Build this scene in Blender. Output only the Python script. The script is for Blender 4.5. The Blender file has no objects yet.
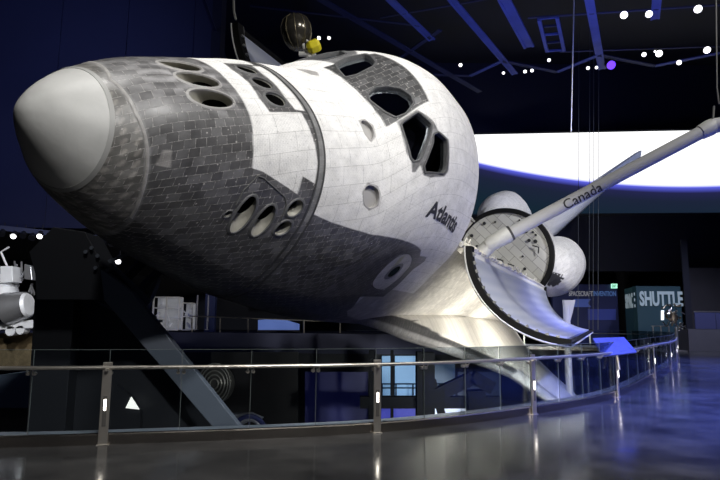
import bpy, bmesh, math, random
import numpy as np
from mathutils import Vector, Matrix
random.seed(7)
PI = math.pi
scene = bpy.context.scene
COL = scene.collection

# ------------------------------------------------------------------ camera
FPX = 587.8
CAM = Vector((0, 0, 1.6))
CW = Matrix(((1.0, 0.0088, 0.0), (-0.0012, 0.1392, 0.9903), (0.0087, -0.9902, 0.1392)))   # image right, down, forward -> world
def ray(px, py): return CW @ Vector(((px-360)/FPX, (py-240)/FPX, 1))
def at(px, py, Y):
    d = ray(px, py); return CAM + d*(Y/d.y)
def ground(px, py, z=0.0):
    d = ray(px, py); return CAM + d*((z-1.6)/d.z)
cd = bpy.data.cameras.new('camera'); cam = bpy.data.objects.new('camera', cd); COL.objects.link(cam)
cd.sensor_width = 36; cd.lens = FPX/720*36; cd.clip_end = 400; cd.clip_start = .05
r_, d_, f_ = CW.col[0].copy(), CW.col[1].copy(), CW.col[2].copy()
R3 = Matrix((r_, -d_, -f_)).transposed()
cam.matrix_world = Matrix.Translation(CAM) @ R3.to_4x4()
scene.camera = cam
scene.view_settings.view_transform = 'Standard'; scene.view_settings.look = 'None'
scene.view_settings.gamma = 1; scene.view_settings.exposure = 0

# orbiter frame: x aft, y starboard, z up, metres; origin nose station / bay centre line
OM = Matrix(((0.3887, -0.6391, 0.6637, -2.9031), (0.9213, 0.2653, -0.2841, 6.199), (0.0055, 0.7219, 0.692, 5.032), (0, 0, 0, 1)))
OMI = OM.inverted()
def O(X, Y, Z): return Vector(((X-238)*.0254, Y*.0254, (Z-400)*.0254))
def w2o(v): return OMI @ v

# ------------------------------------------------------------------ materials
MATS = {}
def mat(name, col, rough=.5, metal=0.0, bump=0.0, bscale=20, var=0.0, vscale=3, emit=None, es=0, spec=None):
    if name in MATS: return MATS[name]
    m = bpy.data.materials.new(name); m.use_nodes = True; nt = m.node_tree; b = nt.nodes['Principled BSDF']
    b.inputs['Base Color'].default_value = (*col, 1); b.inputs['Roughness'].default_value = rough; b.inputs['Metallic'].default_value = metal
    if spec is not None: b.inputs['Specular IOR Level'].default_value = spec
    if emit: b.inputs['Emission Color'].default_value = (*emit, 1); b.inputs['Emission Strength'].default_value = es
    if bump or var:
        tc = nt.nodes.new('ShaderNodeTexCoord')
    if bump:
        n = nt.nodes.new('ShaderNodeTexNoise'); n.inputs['Scale'].default_value = bscale; n.inputs['Detail'].default_value = 5
        bp = nt.nodes.new('ShaderNodeBump'); bp.inputs['Strength'].default_value = bump; bp.inputs['Distance'].default_value = .02
        nt.links.new(tc.outputs['Object'], n.inputs['Vector']); nt.links.new(n.outputs['Fac'], bp.inputs['Height']); nt.links.new(bp.outputs['Normal'], b.inputs['Normal'])
    if var:
        n = nt.nodes.new('ShaderNodeTexNoise'); n.inputs['Scale'].default_value = vscale; n.inputs['Detail'].default_value = 6
        mx = nt.nodes.new('ShaderNodeMix'); mx.data_type = 'RGBA'
        mx.inputs['A'].default_value = (*[c*(1-var) for c in col], 1); mx.inputs['B'].default_value = (*[min(1, c*(1+var)) for c in col], 1)
        nt.links.new(tc.outputs['Object'], n.inputs['Vector']); nt.links.new(n.outputs['Fac'], mx.inputs['Factor']); nt.links.new(mx.outputs['Result'], b.inputs['Base Color'])
    MATS[name] = m; return m

def hull_material():
    """painted thermal tiles and blankets: colour from the mesh attribute, tile joints from a brick pattern over the UV map (inches)"""
    m = bpy.data.materials.new('thermal_tiles'); m.use_nodes = True; nt = m.node_tree; N = nt.nodes; L = nt.links
    b = N['Principled BSDF']
    at_ = N.new('ShaderNodeAttribute'); at_.attribute_name = 'paint'
    kd = N.new('ShaderNodeAttribute'); kd.attribute_name = 'kind'      # 0 black tile .. 1 white blanket
    uv = N.new('ShaderNodeUVMap')
    def math_(op, a, b_=None, c=None):
        n = N.new('ShaderNodeMath'); n.operation = op
        for i, v in enumerate((a, b_, c)):
            if v is None: continue
            if isinstance(v, (int, float)): n.inputs[i].default_value = v
            else: L.new(v, n.inputs[i])
        return n.outputs[0]
    def brick(w, h, mort, rot, off=.5):
        mp = N.new('ShaderNodeMapping'); mp.inputs['Rotation'].default_value[2] = rot; L.new(uv.outputs[0], mp.inputs['Vector'])
        n = N.new('ShaderNodeTexBrick'); n.inputs['Scale'].default_value = 1; n.inputs['Brick Width'].default_value = w; n.inputs['Row Height'].default_value = h
        n.inputs['Mortar Size'].default_value = mort; n.inputs['Mortar Smooth'].default_value = .3; n.offset = off
        n.inputs['Color1'].default_value = (0, 0, 0, 1); n.inputs['Color2'].default_value = (1, 1, 1, 1); n.inputs['Mortar'].default_value = (.5, .5, .5, 1)
        L.new(mp.outputs[0], n.inputs['Vector']); return n
    tile = brick(5.6, 5.0, .17, .05)
    quilt = brick(2.2, 1.1, .09, 1.57)
    panel = brick(19, 12.5, .16, .03, .35)
    ns = N.new('ShaderNodeTexNoise'); ns.inputs['Scale'].default_value = .09; ns.inputs['Detail'].default_value = 8; ns.inputs['Roughness'].default_value = .65; L.new(uv.outputs[0], ns.inputs['Vector'])
    ns2 = N.new('ShaderNodeTexNoise'); ns2.inputs['Scale'].default_value = .55; ns2.inputs['Detail'].default_value = 5; L.new(uv.outputs[0], ns2.inputs['Vector'])
    vo = N.new('ShaderNodeTexVoronoi'); vo.inputs['Scale'].default_value = .2; L.new(uv.outputs[0], vo.inputs['Vector'])
    # tile colour variation
    sep = N.new('ShaderNodeSeparateColor'); L.new(tile.outputs['Color'], sep.inputs[0])
    rnd = sep.outputs[0]
    dark_var = math_('MULTIPLY_ADD', math_('POWER', rnd, 3.0), .55, .72)
    dark_var = math_('MULTIPLY', dark_var, math_('MULTIPLY_ADD', ns.outputs['Fac'], 1.9, .1))
    # joints of black tiles: light filler in places
    joint = math_('MULTIPLY', tile.outputs['Fac'], math_('MULTIPLY_ADD', math_('GREATER_THAN', ns2.outputs['Fac'], .5), .75, .25))
    chip = math_('LESS_THAN', vo.outputs['Distance'], .10)
    chip = math_('MULTIPLY', chip, math_('GREATER_THAN', ns.outputs['Fac'], .44))
    light = math_('MAXIMUM', math_('MULTIPLY', joint, .62), math_('MULTIPLY', chip, .8))
    white_var = math_('MULTIPLY_ADD', ns.outputs['Fac'], .7, .58)
    white_var = math_('SUBTRACT', white_var, math_('MULTIPLY', quilt.outputs['Fac'], .24))
    white_var = math_('SUBTRACT', white_var, math_('MULTIPLY', panel.outputs['Fac'], .34))
    white_var = math_('SUBTRACT', white_var, math_('MULTIPLY', math_('GREATER_THAN', ns2.outputs['Fac'], .62), .14))
    # combine
    sc = N.new('ShaderNodeMix'); L.new(kd.outputs['Fac'], sc.inputs[0]); L.new(dark_var, sc.inputs[2]); L.new(white_var, sc.inputs[3])
    mul = N.new('ShaderNodeVectorMath'); mul.operation = 'SCALE'; L.new(at_.outputs['Color'], mul.inputs[0]); L.new(sc.outputs[0], mul.inputs['Scale'])
    inv = math_('SUBTRACT', 1, kd.outputs['Fac'])
    lg = math_('MULTIPLY', light, inv)
    mx = N.new('ShaderNodeMix'); mx.data_type = 'RGBA'; mx.inputs['B'].default_value = (.42, .40, .38, 1)
    L.new(lg, mx.inputs['Factor']); L.new(mul.outputs[0], mx.inputs['A']); L.new(mx.outputs['Result'], b.inputs['Base Color'])
    # roughness
    rd = math_('MULTIPLY_ADD', rnd, .16, .30)
    rr = N.new('ShaderNodeMix'); L.new(kd.outputs['Fac'], rr.inputs[0]); L.new(rd, rr.inputs[2]); rr.inputs[3].default_value = .75; L.new(rr.outputs[0], b.inputs['Roughness'])
    # relief
    hb = math_('ADD', math_('MULTIPLY', tile.outputs['Fac'], -1.0), math_('MULTIPLY', rnd, .35))
    hw = math_('ADD', math_('MULTIPLY', quilt.outputs['Fac'], -.55), math_('MULTIPLY', panel.outputs['Fac'], -1.2))
    hm = N.new('ShaderNodeMix'); L.new(kd.outputs['Fac'], hm.inputs[0]); L.new(hb, hm.inputs[2]); L.new(hw, hm.inputs[3])
    bp = N.new('ShaderNodeBump'); bp.inputs['Strength'].default_value = .5; bp.inputs['Distance'].default_value = .006
    L.new(hm.outputs[0], bp.inputs['Height']); L.new(bp.outputs['Normal'], b.inputs['Normal'])
    return m
HULL = hull_material()

# ------------------------------------------------------------------ object helpers
def link(name, me, m=None, parent=None, smooth=False):
    o = bpy.data.objects.new(name, me); COL.objects.link(o)
    if m is not None: me.materials.append(m)
    if parent is not None: o.parent = parent
    if smooth:
        for p in me.polygons: p.use_smooth = True
    return o
def mesh(name, vs, fs, m=None, parent=None, smooth=False):
    me = bpy.data.meshes.new(name); me.from_pydata([tuple(v) for v in vs], [], fs); me.update()
    return link(name, me, m, parent, smooth)
def tag(o, label=None, cat=None, group=None, kind=None):
    if label: o['label'] = label
    if cat: o['category'] = cat
    if group: o['group'] = group
    if kind: o['kind'] = kind
    return o
def empty(name, loc=(0, 0, 0)):
    o = bpy.data.objects.new(name, None); COL.objects.link(o); o.location = loc; o.empty_display_size = .2; return o

class MB:
    """collects shapes into one mesh"""
    def __init__(s): s.v = []; s.f = []
    def add(s, vs, fs):
        k = len(s.v); s.v += [Vector(v) for v in vs]; s.f += [tuple(i+k for i in f) for f in fs]; return s
    def box(s, lo, hi, M=None):
        x0, y0, z0 = lo; x1, y1, z1 = hi
        vs = [Vector(c) for c in ((x0,y0,z0),(x1,y0,z0),(x1,y1,z0),(x0,y1,z0),(x0,y0,z1),(x1,y0,z1),(x1,y1,z1),(x0,y1,z1))]
        if M is not None: vs = [M @ v for v in vs]
        return s.add(vs, [(0,3,2,1),(4,5,6,7),(0,1,5,4),(1,2,6,5),(2,3,7,6),(3,0,4,7)])
    def bar(s, a, b, w, h=None, up=(0, 0, 1)):
        """box beam from a to b, w wide, h deep"""
        a, b = Vector(a), Vector(b); h = h or w; d = b-a; L = d.length; d.normalize()
        x = d.cross(Vector(up))
        if x.length < 1e-3: x = d.cross(Vector((1, 0, 0)))
        x.normalize(); y = x.cross(d)
        M = Matrix((x, d, y)).transposed().to_4x4(); M.translation = a
        return s.box((-w/2, 0, -h/2), (w/2, L, h/2), M)
    def tube(s, pts, r, n=12, cap=True):
        pts = [Vector(p) for p in pts]; k = len(pts); rr = r if isinstance(r, (list, tuple)) else [r]*k
        vs = []; fs = []; nrm = None
        for i, p in enumerate(pts):
            d = (pts[min(i+1, k-1)]-pts[max(i-1, 0)]).normalized()
            if nrm is None:
                nrm = d.orthogonal().normalized()
            nrm = (nrm-d*nrm.dot(d)).normalized(); bn = d.cross(nrm)
            for j in range(n):
                a = 2*PI*j/n; vs.append(p+(nrm*math.cos(a)+bn*math.sin(a))*rr[i])
        for i in range(k-1):
            for j in range(n):
                fs.append((i*n+j, i*n+(j+1) % n, (i+1)*n+(j+1) % n, (i+1)*n+j))
        if cap: fs.append(tuple(range(n-1, -1, -1))); fs.append(tuple((k-1)*n+j for j in range(n)))
        return s.add(vs, fs)
    def lathe(s, prof, M=None, n=24):
        """prof [(r, z)]"""
        vs = []; fs = []
        for r, z in prof:
            for j in range(n):
                a = 2*PI*j/n; v = Vector((r*math.cos(a), r*math.sin(a), z)); vs.append(M @ v if M is not None else v)
        for i in range(len(prof)-1):
            for j in range(n): fs.append((i*n+j, i*n+(j+1) % n, (i+1)*n+(j+1) % n, (i+1)*n+j))
        return s.add(vs, fs)
    def prism(s, pts, depth):
        """closed polygon pts (3D, coplanar) extruded by vector depth"""
        pts = [Vector(p) for p in pts]; n = len(pts); d = Vector(depth)
        return s.add(pts+[p+d for p in pts], [tuple(range(n-1, -1, -1)), tuple(range(n, 2*n))]+[(i, (i+1) % n, (i+1) % n+n, i+n) for i in range(n)])
    def build(s, name, m=None, parent=None, smooth=False, bevel=0):
        o = mesh(name, s.v, s.f, m, parent, smooth)
        bm = bmesh.new(); bm.from_mesh(o.data); bmesh.ops.recalc_face_normals(bm, faces=bm.faces); bm.to_mesh(o.data); bm.free()
        if bevel:
            md = o.modifiers.new('bevel', 'BEVEL'); md.width = bevel; md.segments = 2; md.limit_method = 'ANGLE'
        if smooth:
            try: o.data.set_sharp_from_angle(angle=math.radians(40))
            except Exception: pass
        return o
def frame_matrix(loc, zdir, xdir=None):
    z = Vector(zdir).normalized()
    x = Vector(xdir) if xdir is not None else z.orthogonal()
    x = (x-z*x.dot(z)).normalized(); y = z.cross(x)
    M = Matrix((x, y, z)).transposed().to_4x4(); M.translation = Vector(loc); return M
def text_mesh(body, size=1.0, depth=.01, bold=0.0, ax='LEFT', sx=1.0):
    """a built-in-font text turned into plain mesh data"""
    c = bpy.data.curves.new('lettering', 'FONT'); c.body = body; c.size = size; c.extrude = depth; c.offset = bold; c.align_x = ax; c.resolution_u = 3
    o = bpy.data.objects.new('lettering', c); COL.objects.link(o)
    dg = bpy.context.evaluated_depsgraph_get(); me = bpy.data.meshes.new_from_object(o.evaluated_get(dg)); bpy.data.objects.remove(o)
    for v in me.vertices: v.co.x *= sx
    return me
# ------------------------------------------------------------------ hull lofting (inches)
# X, ztop, zbot, halfwidth, zc, nt, nb   (inches)
T=np.array([
(234,341,341,0.01,341,2,2),
(240,354.5,329,14,340,2,2),
(250,364,318.5,25.5,339.5,2,2),
(262,373,308,36,338.5,2,2),
(280,385,299,45.5,337,2.1,2.1),
(306,396,289.5,56,335,2.2,2.2),
(334,406.5,283.5,65.5,334,2.3,2.4),
(363,418.5,279.5,75,335,2.3,2.7),
(400,431,277,85,342,2.2,3.0),
(430,442,276,91.5,352,2.1,3.3),
(455,466,275,96,364,2.0,3.6),
(475,487,275,99,374,1.9,3.8),
(500,498,275,101,384,1.85,4),
(530,502.5,275,102,390,1.82,4.2),
(582,504,275,102.5,394,1.72,4.5),
])
def pchip(x,y,xq):
    h=np.diff(x);d=np.diff(y)/h;m=np.zeros(len(x))
    for i in range(1,len(x)-1):
        if d[i-1]*d[i]>0:
            w1=2*h[i]+h[i-1];w2=h[i]+2*h[i-1];m[i]=(w1+w2)/(w1/d[i-1]+w2/d[i])
    m[0]=d[0];m[-1]=d[-1]
    i=np.clip(np.searchsorted(x,xq)-1,0,len(h)-1);t=(xq-x[i])/h[i]
    return ((2*t**3-3*t**2+1)*y[i]+(t**3-2*t**2+t)*h[i]*m[i]+(-2*t**3+3*t**2)*y[i+1]+(t**3-t**2)*h[i]*m[i+1])
def params(X):
    q=np.sqrt(np.maximum(np.minimum(X,582)-234,0));Q=np.sqrt(T[:,0]-234)
    return [pchip(Q,T[:,k],q) for k in range(1,7)]
def section(X,t):
    """X scalar, t array in [0,1]: 0 top, .5 bottom; port (y<0) for t<.5. arc length param"""
    zt,zb,w,zc,nt,nb=[float(v) for v in params(np.array([X]))]
    a=np.linspace(0,np.pi,721)
    s,c=np.sin(a),np.cos(a)
    n=np.where(c>0,nt,nb);h=np.where(c>0,zt-zc,zc-zb)
    y=w*np.abs(s)**(2/n);z=zc+np.sign(c)*h*np.abs(c)**(2/n)
    L=np.concatenate([[0],np.cumsum(np.hypot(np.diff(y),np.diff(z)))]);L/=L[-1]+1e-12
    t=np.asarray(t)%1.0;u=np.where(t<=.5,t*2,(1-t)*2)
    yy=np.interp(u,L,y);zz=np.interp(u,L,z)
    return np.where(t<=.5,-yy,yy),zz
def P3(X,t):
    y,z=section(X,t);return np.stack([np.full_like(y,(X-238)*.0254),y*.0254,(z-400)*.0254],1)

_PER = {}
XG = np.linspace(234, 582, 300); PG = []
for _x in XG:
    _y, _z = section(_x, np.linspace(0, 1, 721)); PG.append(np.hypot(np.diff(_y), np.diff(_z)).sum())
def per(X): return np.interp(X, XG, PG)
def S(X, t):
    y, z = section(X, np.array([t])); return Vector(((X-238)*.0254, float(y[0])*.0254, (float(z[0])-400)*.0254))
def SN(X, t):
    a = S(X+1, t)-S(X-1, t); b = S(X, t+.004)-S(X, t-.004); n = a.cross(b).normalized()
    c = S(X, t)-Vector(((X-238)*.0254, 0, (345-400)*.0254))
    return n if n.dot(c) > 0 else -n
def SP(X, t, off=0.0):
    p = S(X, t); return p+SN(X, t)*off if off else p
def inpoly(px, py, poly):
    px = np.asarray(px, float); py = np.asarray(py, float); r = np.zeros(px.shape, bool); n = len(poly)
    for i in range(n):
        x0, y0 = poly[i]; x1, y1 = poly[(i+1) % n]
        c = ((y0 > py) != (y1 > py))
        with np.errstate(divide='ignore', invalid='ignore'): xi = (x1-x0)*(py-y0)/((y1-y0) if y1 != y0 else 1e-9)+x0
        r ^= c & (px < xi)
    return r
def chaikin(p, n=2):
    for _ in range(n):
        q = []
        for i in range(len(p)):
            a, b = p[i], p[(i+1) % len(p)]
            q += [(a[0]*.75+b[0]*.25, a[1]*.75+b[1]*.25), (a[0]*.25+b[0]*.75, a[1]*.25+b[1]*.75)]
        p = q
    return p
def sx(poly):      # (X,t) -> (X, s inches)
    return [(x, t*float(per(x))) for x, t in poly]
def grow(poly, d):
    n = len(poly); A = sum(poly[i][0]*poly[(i+1) % n][1]-poly[(i+1) % n][0]*poly[i][1] for i in range(n)); sg = 1 if A > 0 else -1; out = []
    for i in range(n):
        a, b, c = Vector(poly[i-1]), Vector(poly[i]), Vector(poly[(i+1) % n])
        e1 = (b-a).normalized(); e2 = (c-b).normalized(); nn = Vector((e1.y+e2.y, -e1.x-e2.x))
        nn = nn.normalized()*sg if nn.length > 1e-6 else Vector((0, 0)); out.append((b.x+nn.x*d, b.y+nn.y*d))
    return out
def ps(X, s, off=0.0): return SP(X, s/float(per(X)), off)

WINS = dict(
 port_centre=[(443.1,.0127),(441.6,.022),(445.3,.043),(449.9,.0546),(456.8,.0538),(463.8,.0453),(464.5,.0367),(461.4,.022),(456,.0127),(449.1,.008)],
 starboard_centre=[(449.9,-.0595),(444.6,-.0432),(442.3,-.0284),(448.3,-.0246),(461.4,-.0269),(464.5,-.0308),(468.5,-.0455),(469.3,-.054),(459.9,-.0626)],
 port_middle=[(451.4,.0662),(464.5,.0592),(471.7,.0779),(470.1,.0864),(461.4,.1143),(456.8,.1136),(454.4,.1089)],
 port_side=[(473.3,.0903),(478.1,.0887),(487.9,.0973),(489.6,.1291),(486.3,.1345),(466.9,.1314),(465.3,.1237),(472.5,.0996)])
WINS['starboard_middle'] = [(x, -t-.014) for x, t in WINS['port_middle']]
WINS['starboard_side'] = [(x, -t-.006) for x, t in WINS['port_side']]
def soft(p, r=.16):
    q = []
    for i in range(len(p)):
        z, a, b = p[i-1], p[i], p[(i+1) % len(p)]
        q += [(a[0]*(1-r)+z[0]*r, a[1]*(1-r)+z[1]*r), a if r < .1 else (a[0]*.94+(z[0]+b[0])*.03, a[1]*.94+(z[1]+b[1])*.03), (a[0]*(1-r)+b[0]*r, a[1]*(1-r)+b[1]*r)]
    return q
WS = {k: soft(sx(v)) for k, v in WINS.items()}
def ell(c, a, b, ang, n=28):
    ca, sa = math.cos(ang), math.sin(ang)
    return [(c[0]+a*math.cos(q)*ca-b*math.sin(q)*sa, c[1]+a*math.cos(q)*sa+b*math.sin(q)*ca) for q in [2*PI*i/n for i in range(n)]]
# thruster openings: centre (X, s), half axes, angle, kind
JETS = [((306.5,16.8),13.2,6.2,.12,'fwd'),((305.8,2.0),12.6,6.2,.12,'fwd'),((304,-12.5),12,6.2,.1,'fwd'),
        ((351.5,15.3),6.6,5.6,.5,'up'),((351.6,0),6.4,5.4,.5,'up'),((352,-16),6.4,5.4,.5,'up'),
        ((333.2,88.6),12.4,4.9,1.5,'down'),((346.8,94.6),10.8,4.9,1.5,'down'),((362.6,88.3),5.6,4.8,1.2,'side'),((361.6,101.8),5.2,4.5,1.2,'side'),((324.2,86.8),2.2,1.9,1.2,'small')]
JE = [(ell(c, a, b, g), c, a, b, g, k) for c, a, b, g, k in JETS]
JE += [([(x, -s) for x, s in e], (c[0], -c[1]), a, b, -g, k) for e, c, a, b, g, k in JE[6:]]
STAR = [sx(p) for p in ([(423.4,.0507),(429.1,.0484),(432.7,.0585),(431,.0724),(426.2,.0794),(423,.069)],
        [(415,.1469),(418.4,.1361),(427.7,.1384),(431,.1477),(431.3,.1605),(424.8,.1658),(418.4,.1606)])]
STARC = [chaikin(p, 2) for p in STAR]
A_WHITE = [(342,-.01),(326.5,-.01),(326.8,.0825),(326,.1136),(327,.1493),(333.5,.15),(360.2,.1687),(360.8,.1446),(371.5,.1508),(371,.1244),(369,.0957),(366,.0538),(341.9,.0592),(339.5,.0352)]
A_STRIP = [(362,-.01),(370,-.01),(370,.05),(362,.05),(360,.028)]
A_MAIN = [(377.5,-.01),(377.5,.188),(394,.192),(426,.195),(443,.2005),(460,.209),(472,.216),(496,.2238),(506.4,.2276),(513.3,.2354),(529,.2346),(532.6,.2416),(525,.2563),(526,.278),(521,.303),(482.2,.3045),(491,.3262),(489.6,.3324),(505,.345),(600,.37),(600,-.01)]
A_BROW = [(440,-.01),(438.8,.008),(440.1,.0383),(441.6,.0639),(449.1,.0608),(465.3,.0523),(475.7,.0492),(476,.029),(475.7,-.01)]
A_HATCH = [(478.9,.2827),(474.9,.2664),(474.9,.2501),(479.7,.2362),(492,.2346),(504.7,.2416),(513.3,.2517),(515,.2703),(508.9,.292),(492,.291)]
A_EYE = [(449.1,.0616),(464.5,.0554),(474.9,.0755),(478.1,.0856),(491.2,.0957),(493.2,.1314),(488.7,.1384),(471.7,.1395),(465,.1345),(461.5,.121),(458,.128),(455.2,.127),(454.6,.1167),(450.6,.1012)]
def col_at(X, t):
    """paint and kind of the thermal protection at station X, section position t (signed, port positive)"""
    n = X.shape; a = np.abs(t); C = np.empty(n+(3,)); K = np.zeros(n)
    def put(mk, c, k): C[mk] = c; K[mk] = k
    g_ = .098+.20*np.clip(1-a/.10, 0, 1)*np.clip((X-262)/20, 0, 1)*np.clip((345-X)/25, 0, 1)*(.65+.35*np.sin(a*260+np.sin(X*.15)*2))  # upper nose tiles: overhead sheen and whitish streaks painted into the grey
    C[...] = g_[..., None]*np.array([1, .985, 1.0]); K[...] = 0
    put((a > .30), (.05, .05, .052), 0)
    s1 = np.interp(a, [0, .0137, .0453, .0934, .1322, .1679, .1989, .2548, .31, .5], [262, 263, 264.5, 266.7, 269.9, 272.6, 274.9, 279.1, 284, 296])
    front = X < s1
    put(front, (.14, .136, .128), 0)
    put(front & (np.sin(X*1.3+a*90)*np.sin(a*131+X*.2) > .45), (.27, .255, .235), 0)
    put(inpoly(X, t, [(277.8,.1896),(284.7,.1857),(282.9,.1555),(279.1,.1601)]), (.26, .25, .24), .3)
    put((X > s1-1.2) & (X < s1+1.6), (.2, .2, .2), .2)
    put(inpoly(X, a, A_WHITE), (.82, .81, .79), 1)
    put(inpoly(X, a, A_STRIP), (.8, .79, .77), 1)
    put((X > 372) & (X < 377.5) & (a < .2), (.2, .2, .2), .5)
    put((X > 371) & (X < 372.6), (.03, .03, .03), 0); put((X > 376.5) & (X < 378), (.03, .03, .03), 0)
    put(inpoly(X, a, A_MAIN), (.83, .82, .80), 1)
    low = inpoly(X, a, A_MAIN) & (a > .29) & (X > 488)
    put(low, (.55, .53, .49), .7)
    
    put(inpoly(X, a, A_BROW), (.07, .07, .072), 0)
    put(inpoly(X, a, A_EYE), (.16, .16, .165), .1)
    hz = inpoly(X, a, A_HATCH)
    put(hz, (.66, .64, .60), .9)
    put(inpoly(X, a, [(484,.241),(488,.2365),(494,.262),(489,.275),(486,.262)]), (.55, .55, .38), .9)
    for p in STAR:
        put(inpoly(X, a*np.interp(X, XG, PG), grow(p, 1.2)), (.34, .33, .32), .8)
    return C, K
def paint(me, X, T, faces_uv=None):
    C = 0; K = 0
    for dx, dt in ((-.3, -.00035), (.3, -.0001), (0, .0), (-.15, .0002), (.2, .00045)):
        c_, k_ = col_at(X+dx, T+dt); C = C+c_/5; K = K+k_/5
    ca = me.color_attributes.new('paint', 'FLOAT_COLOR', 'POINT'); arr = np.ones((len(X), 4)); arr[:, :3] = C; ca.data.foreach_set('color', arr.ravel())
    ka = me.attributes.new('kind', 'FLOAT', 'POINT'); ka.data.foreach_set('value', K)
def set_uv(me, uvs):
    ul = me.uv_layers.new(name='UVMap'); li = np.empty(len(me.loops), int); me.loops.foreach_get('vertex_index', li); ul.data.foreach_set('uv', np.asarray(uvs)[li].ravel())
def flat_paint(me, col, kind, uv):
    n = len(me.vertices); ca = me.color_attributes.new('paint', 'FLOAT_COLOR', 'POINT'); arr = np.ones((n, 4))
    arr[:, :3] = col; ca.data.foreach_set('color', arr.ravel()); ka = me.attributes.new('kind', 'FLOAT', 'POINT'); ka.data.foreach_set('value', np.broadcast_to(np.asarray(kind, float), (n,)).copy()); set_uv(me, uv)

orb = empty('space_shuttle_orbiter'); orb.matrix_world = OM
tag(orb, 'large white and black winged spacecraft with tiled nose, tilted on its side over the pit', 'spacecraft')

# forward fuselage
tv = np.concatenate([np.linspace(-.25, -.1, 40, endpoint=False), np.linspace(-.1, .34, 470, endpoint=False), np.linspace(.34, .5, 70, endpoint=False), np.linspace(.5, .75, 50)])
CAPX = 258.2
xv = np.concatenate([np.linspace(CAPX, 378, 150, endpoint=False), np.linspace(378, 582, 230)])
V = np.array([P3(x, tv) for x in xv]); nX, nT = V.shape[:2]
XX = np.repeat(xv[:, None], nT, 1); TT = np.repeat(tv[None], nX, 0); TS = np.where(TT > .5, TT-1, TT); SS = TS*np.array([per(x) for x in xv])[:, None]
Xc = .25*(XX[:-1, :-1]+XX[1:, :-1]+XX[:-1, 1:]+XX[1:, 1:]); Sc = .25*(SS[:-1, :-1]+SS[1:, :-1]+SS[:-1, 1:]+SS[1:, 1:])
hole = np.zeros(Xc.shape, bool)
for p in list(WS.values()): hole |= inpoly(Xc, Sc, grow(p, .7))
for e in JE: hole |= inpoly(Xc, Sc, grow(e[0], .5))
for p in STARC: hole |= inpoly(Xc, Sc, grow(p, .3))
ii, jj = np.nonzero(~hole)
F = np.stack([ii*nT+jj, (ii+1)*nT+jj, (ii+1)*nT+jj+1, ii*nT+jj+1], 1)
me = bpy.data.meshes.new('forward_fuselage'); me.from_pydata(V.reshape(-1, 3).tolist(), [], F.tolist()); me.update()
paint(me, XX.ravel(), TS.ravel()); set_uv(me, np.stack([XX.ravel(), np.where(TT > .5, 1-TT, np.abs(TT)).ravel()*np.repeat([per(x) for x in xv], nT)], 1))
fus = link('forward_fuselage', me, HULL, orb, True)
tag(fus, 'tiled black and white forward fuselage with cabin')

# nose cap
M_CAP = mat('carbon_nose', (.46, .46, .445), .5, 0, .2, 5, .3, 2.0)
xc = 234+np.linspace(0, 1, 50)**2*(CAPX-.15-234); tc = np.linspace(0, 1, 97)[:-1]
vs = []; fs = []
for x in xc[1:]: vs += P3(x, tc).tolist()
vs.append(S(234.0, 0.0)); n = 96
for i in range(48):
    for j in range(n): fs.append((i*n+j, i*n+(j+1) % n, (i+1)*n+(j+1) % n, (i+1)*n+j))
for j in range(n): fs.append((len(vs)-1, (j+1) % n, j))
mb = MB().add(vs, fs); cap = mb.build('nose_cap', M_CAP, orb, True); tag(cap, 'smooth pale grey nose cap')
# step ring behind the cap
def ringstrip(name, Xa, Xb, off, m, parent, tr=(0, 1)):
    t = np.linspace(tr[0], tr[1], 160); vs = []; fs = []
    for a, o_ in ((Xa, 0.0), (Xa, off), (Xb, off), (Xb, 0.0)):
        for q in t: vs.append(SP(a, q, 0)+(SN(a, q)*o_ if o_ else Vector()))
    k = len(t)
    for r in range(3):
        for j in range(k-1): fs.append((r*k+j, r*k+j+1, (r+1)*k+j+1, (r+1)*k+j))
    return MB().add(vs, fs).build(name, m, parent, True)
M_BLACKTILE = mat('black_tile_trim', (.05, .05, .052), .45, 0, .2, 30)
ringstrip('nose_cap_seal', CAPX-1.0, CAPX+.8, .006, mat('pale_seal', (.3, .3, .29), .5), orb)
M_SEAM = mat('grey_seam', (.05, .05, .05), .6)
ringstrip('module_seam', 371.4, 372.6, .006, M_SEAM, orb, (0, 1)); ringstrip('module_seam', 376.6, 377.8, .006, M_SEAM, orb, (0, 1))

SEAM_A = [-.30, -.25, -.1989, -.1679, -.1322, -.0934, -.0453, -.0137, 0, .0137, .0453, .0934, .1322, .1679, .1989, .2548, .30]
SEAM_X = [283, 279.1, 274.9, 272.6, 269.9, 266.7, 264.5, 263, 262, 263, 264.5, 266.7, 269.9, 272.6, 274.9, 279.1, 283]
vs = []; tt = np.linspace(-.3, .3, 150)
for o_, hgt in ((-.9, 0), (-.5, .007), (.5, .007), (.9, 0)):
    for q in tt: X_0 = float(np.interp(q, SEAM_A, SEAM_X))+o_; vs.append(SP(X_0, float(q))+SN(X_0, float(q))*hgt)
MB().add(vs, [(r*150+j, r*150+j+1, (r+1)*150+j+1, (r+1)*150+j) for r in range(3) for j in range(149)]).build('tile_step', mat('pale_step', (.30, .29, .28), .4, 0, .4, 40, .4, 12), orb, True)
def rim(poly, w, h, m, name, parent, depth=.05, w0=0.0):
    """raised frame round a hull opening, with jamb going inside"""
    n = len(poly); out = grow(poly, w); mid = grow(poly, w*.75); vs = []
    for X, s in out: vs.append(ps(X, s, -.002))
    for X, s in mid: vs.append(ps(X, s, h))
    for X, s in grow(poly, .25): vs.append(ps(X, s, h))
    for X, s in poly: vs.append(ps(X, s, h*.4))
    for X, s in poly: vs.append(ps(X, s, -depth))
    fs = [(r*n+i, r*n+(i+1) % n, (r+1)*n+(i+1) % n, (r+1)*n+i) for r in range(4) for i in range(n)]
    return MB().add(vs, fs).build(name, m, parent, True)
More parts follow.
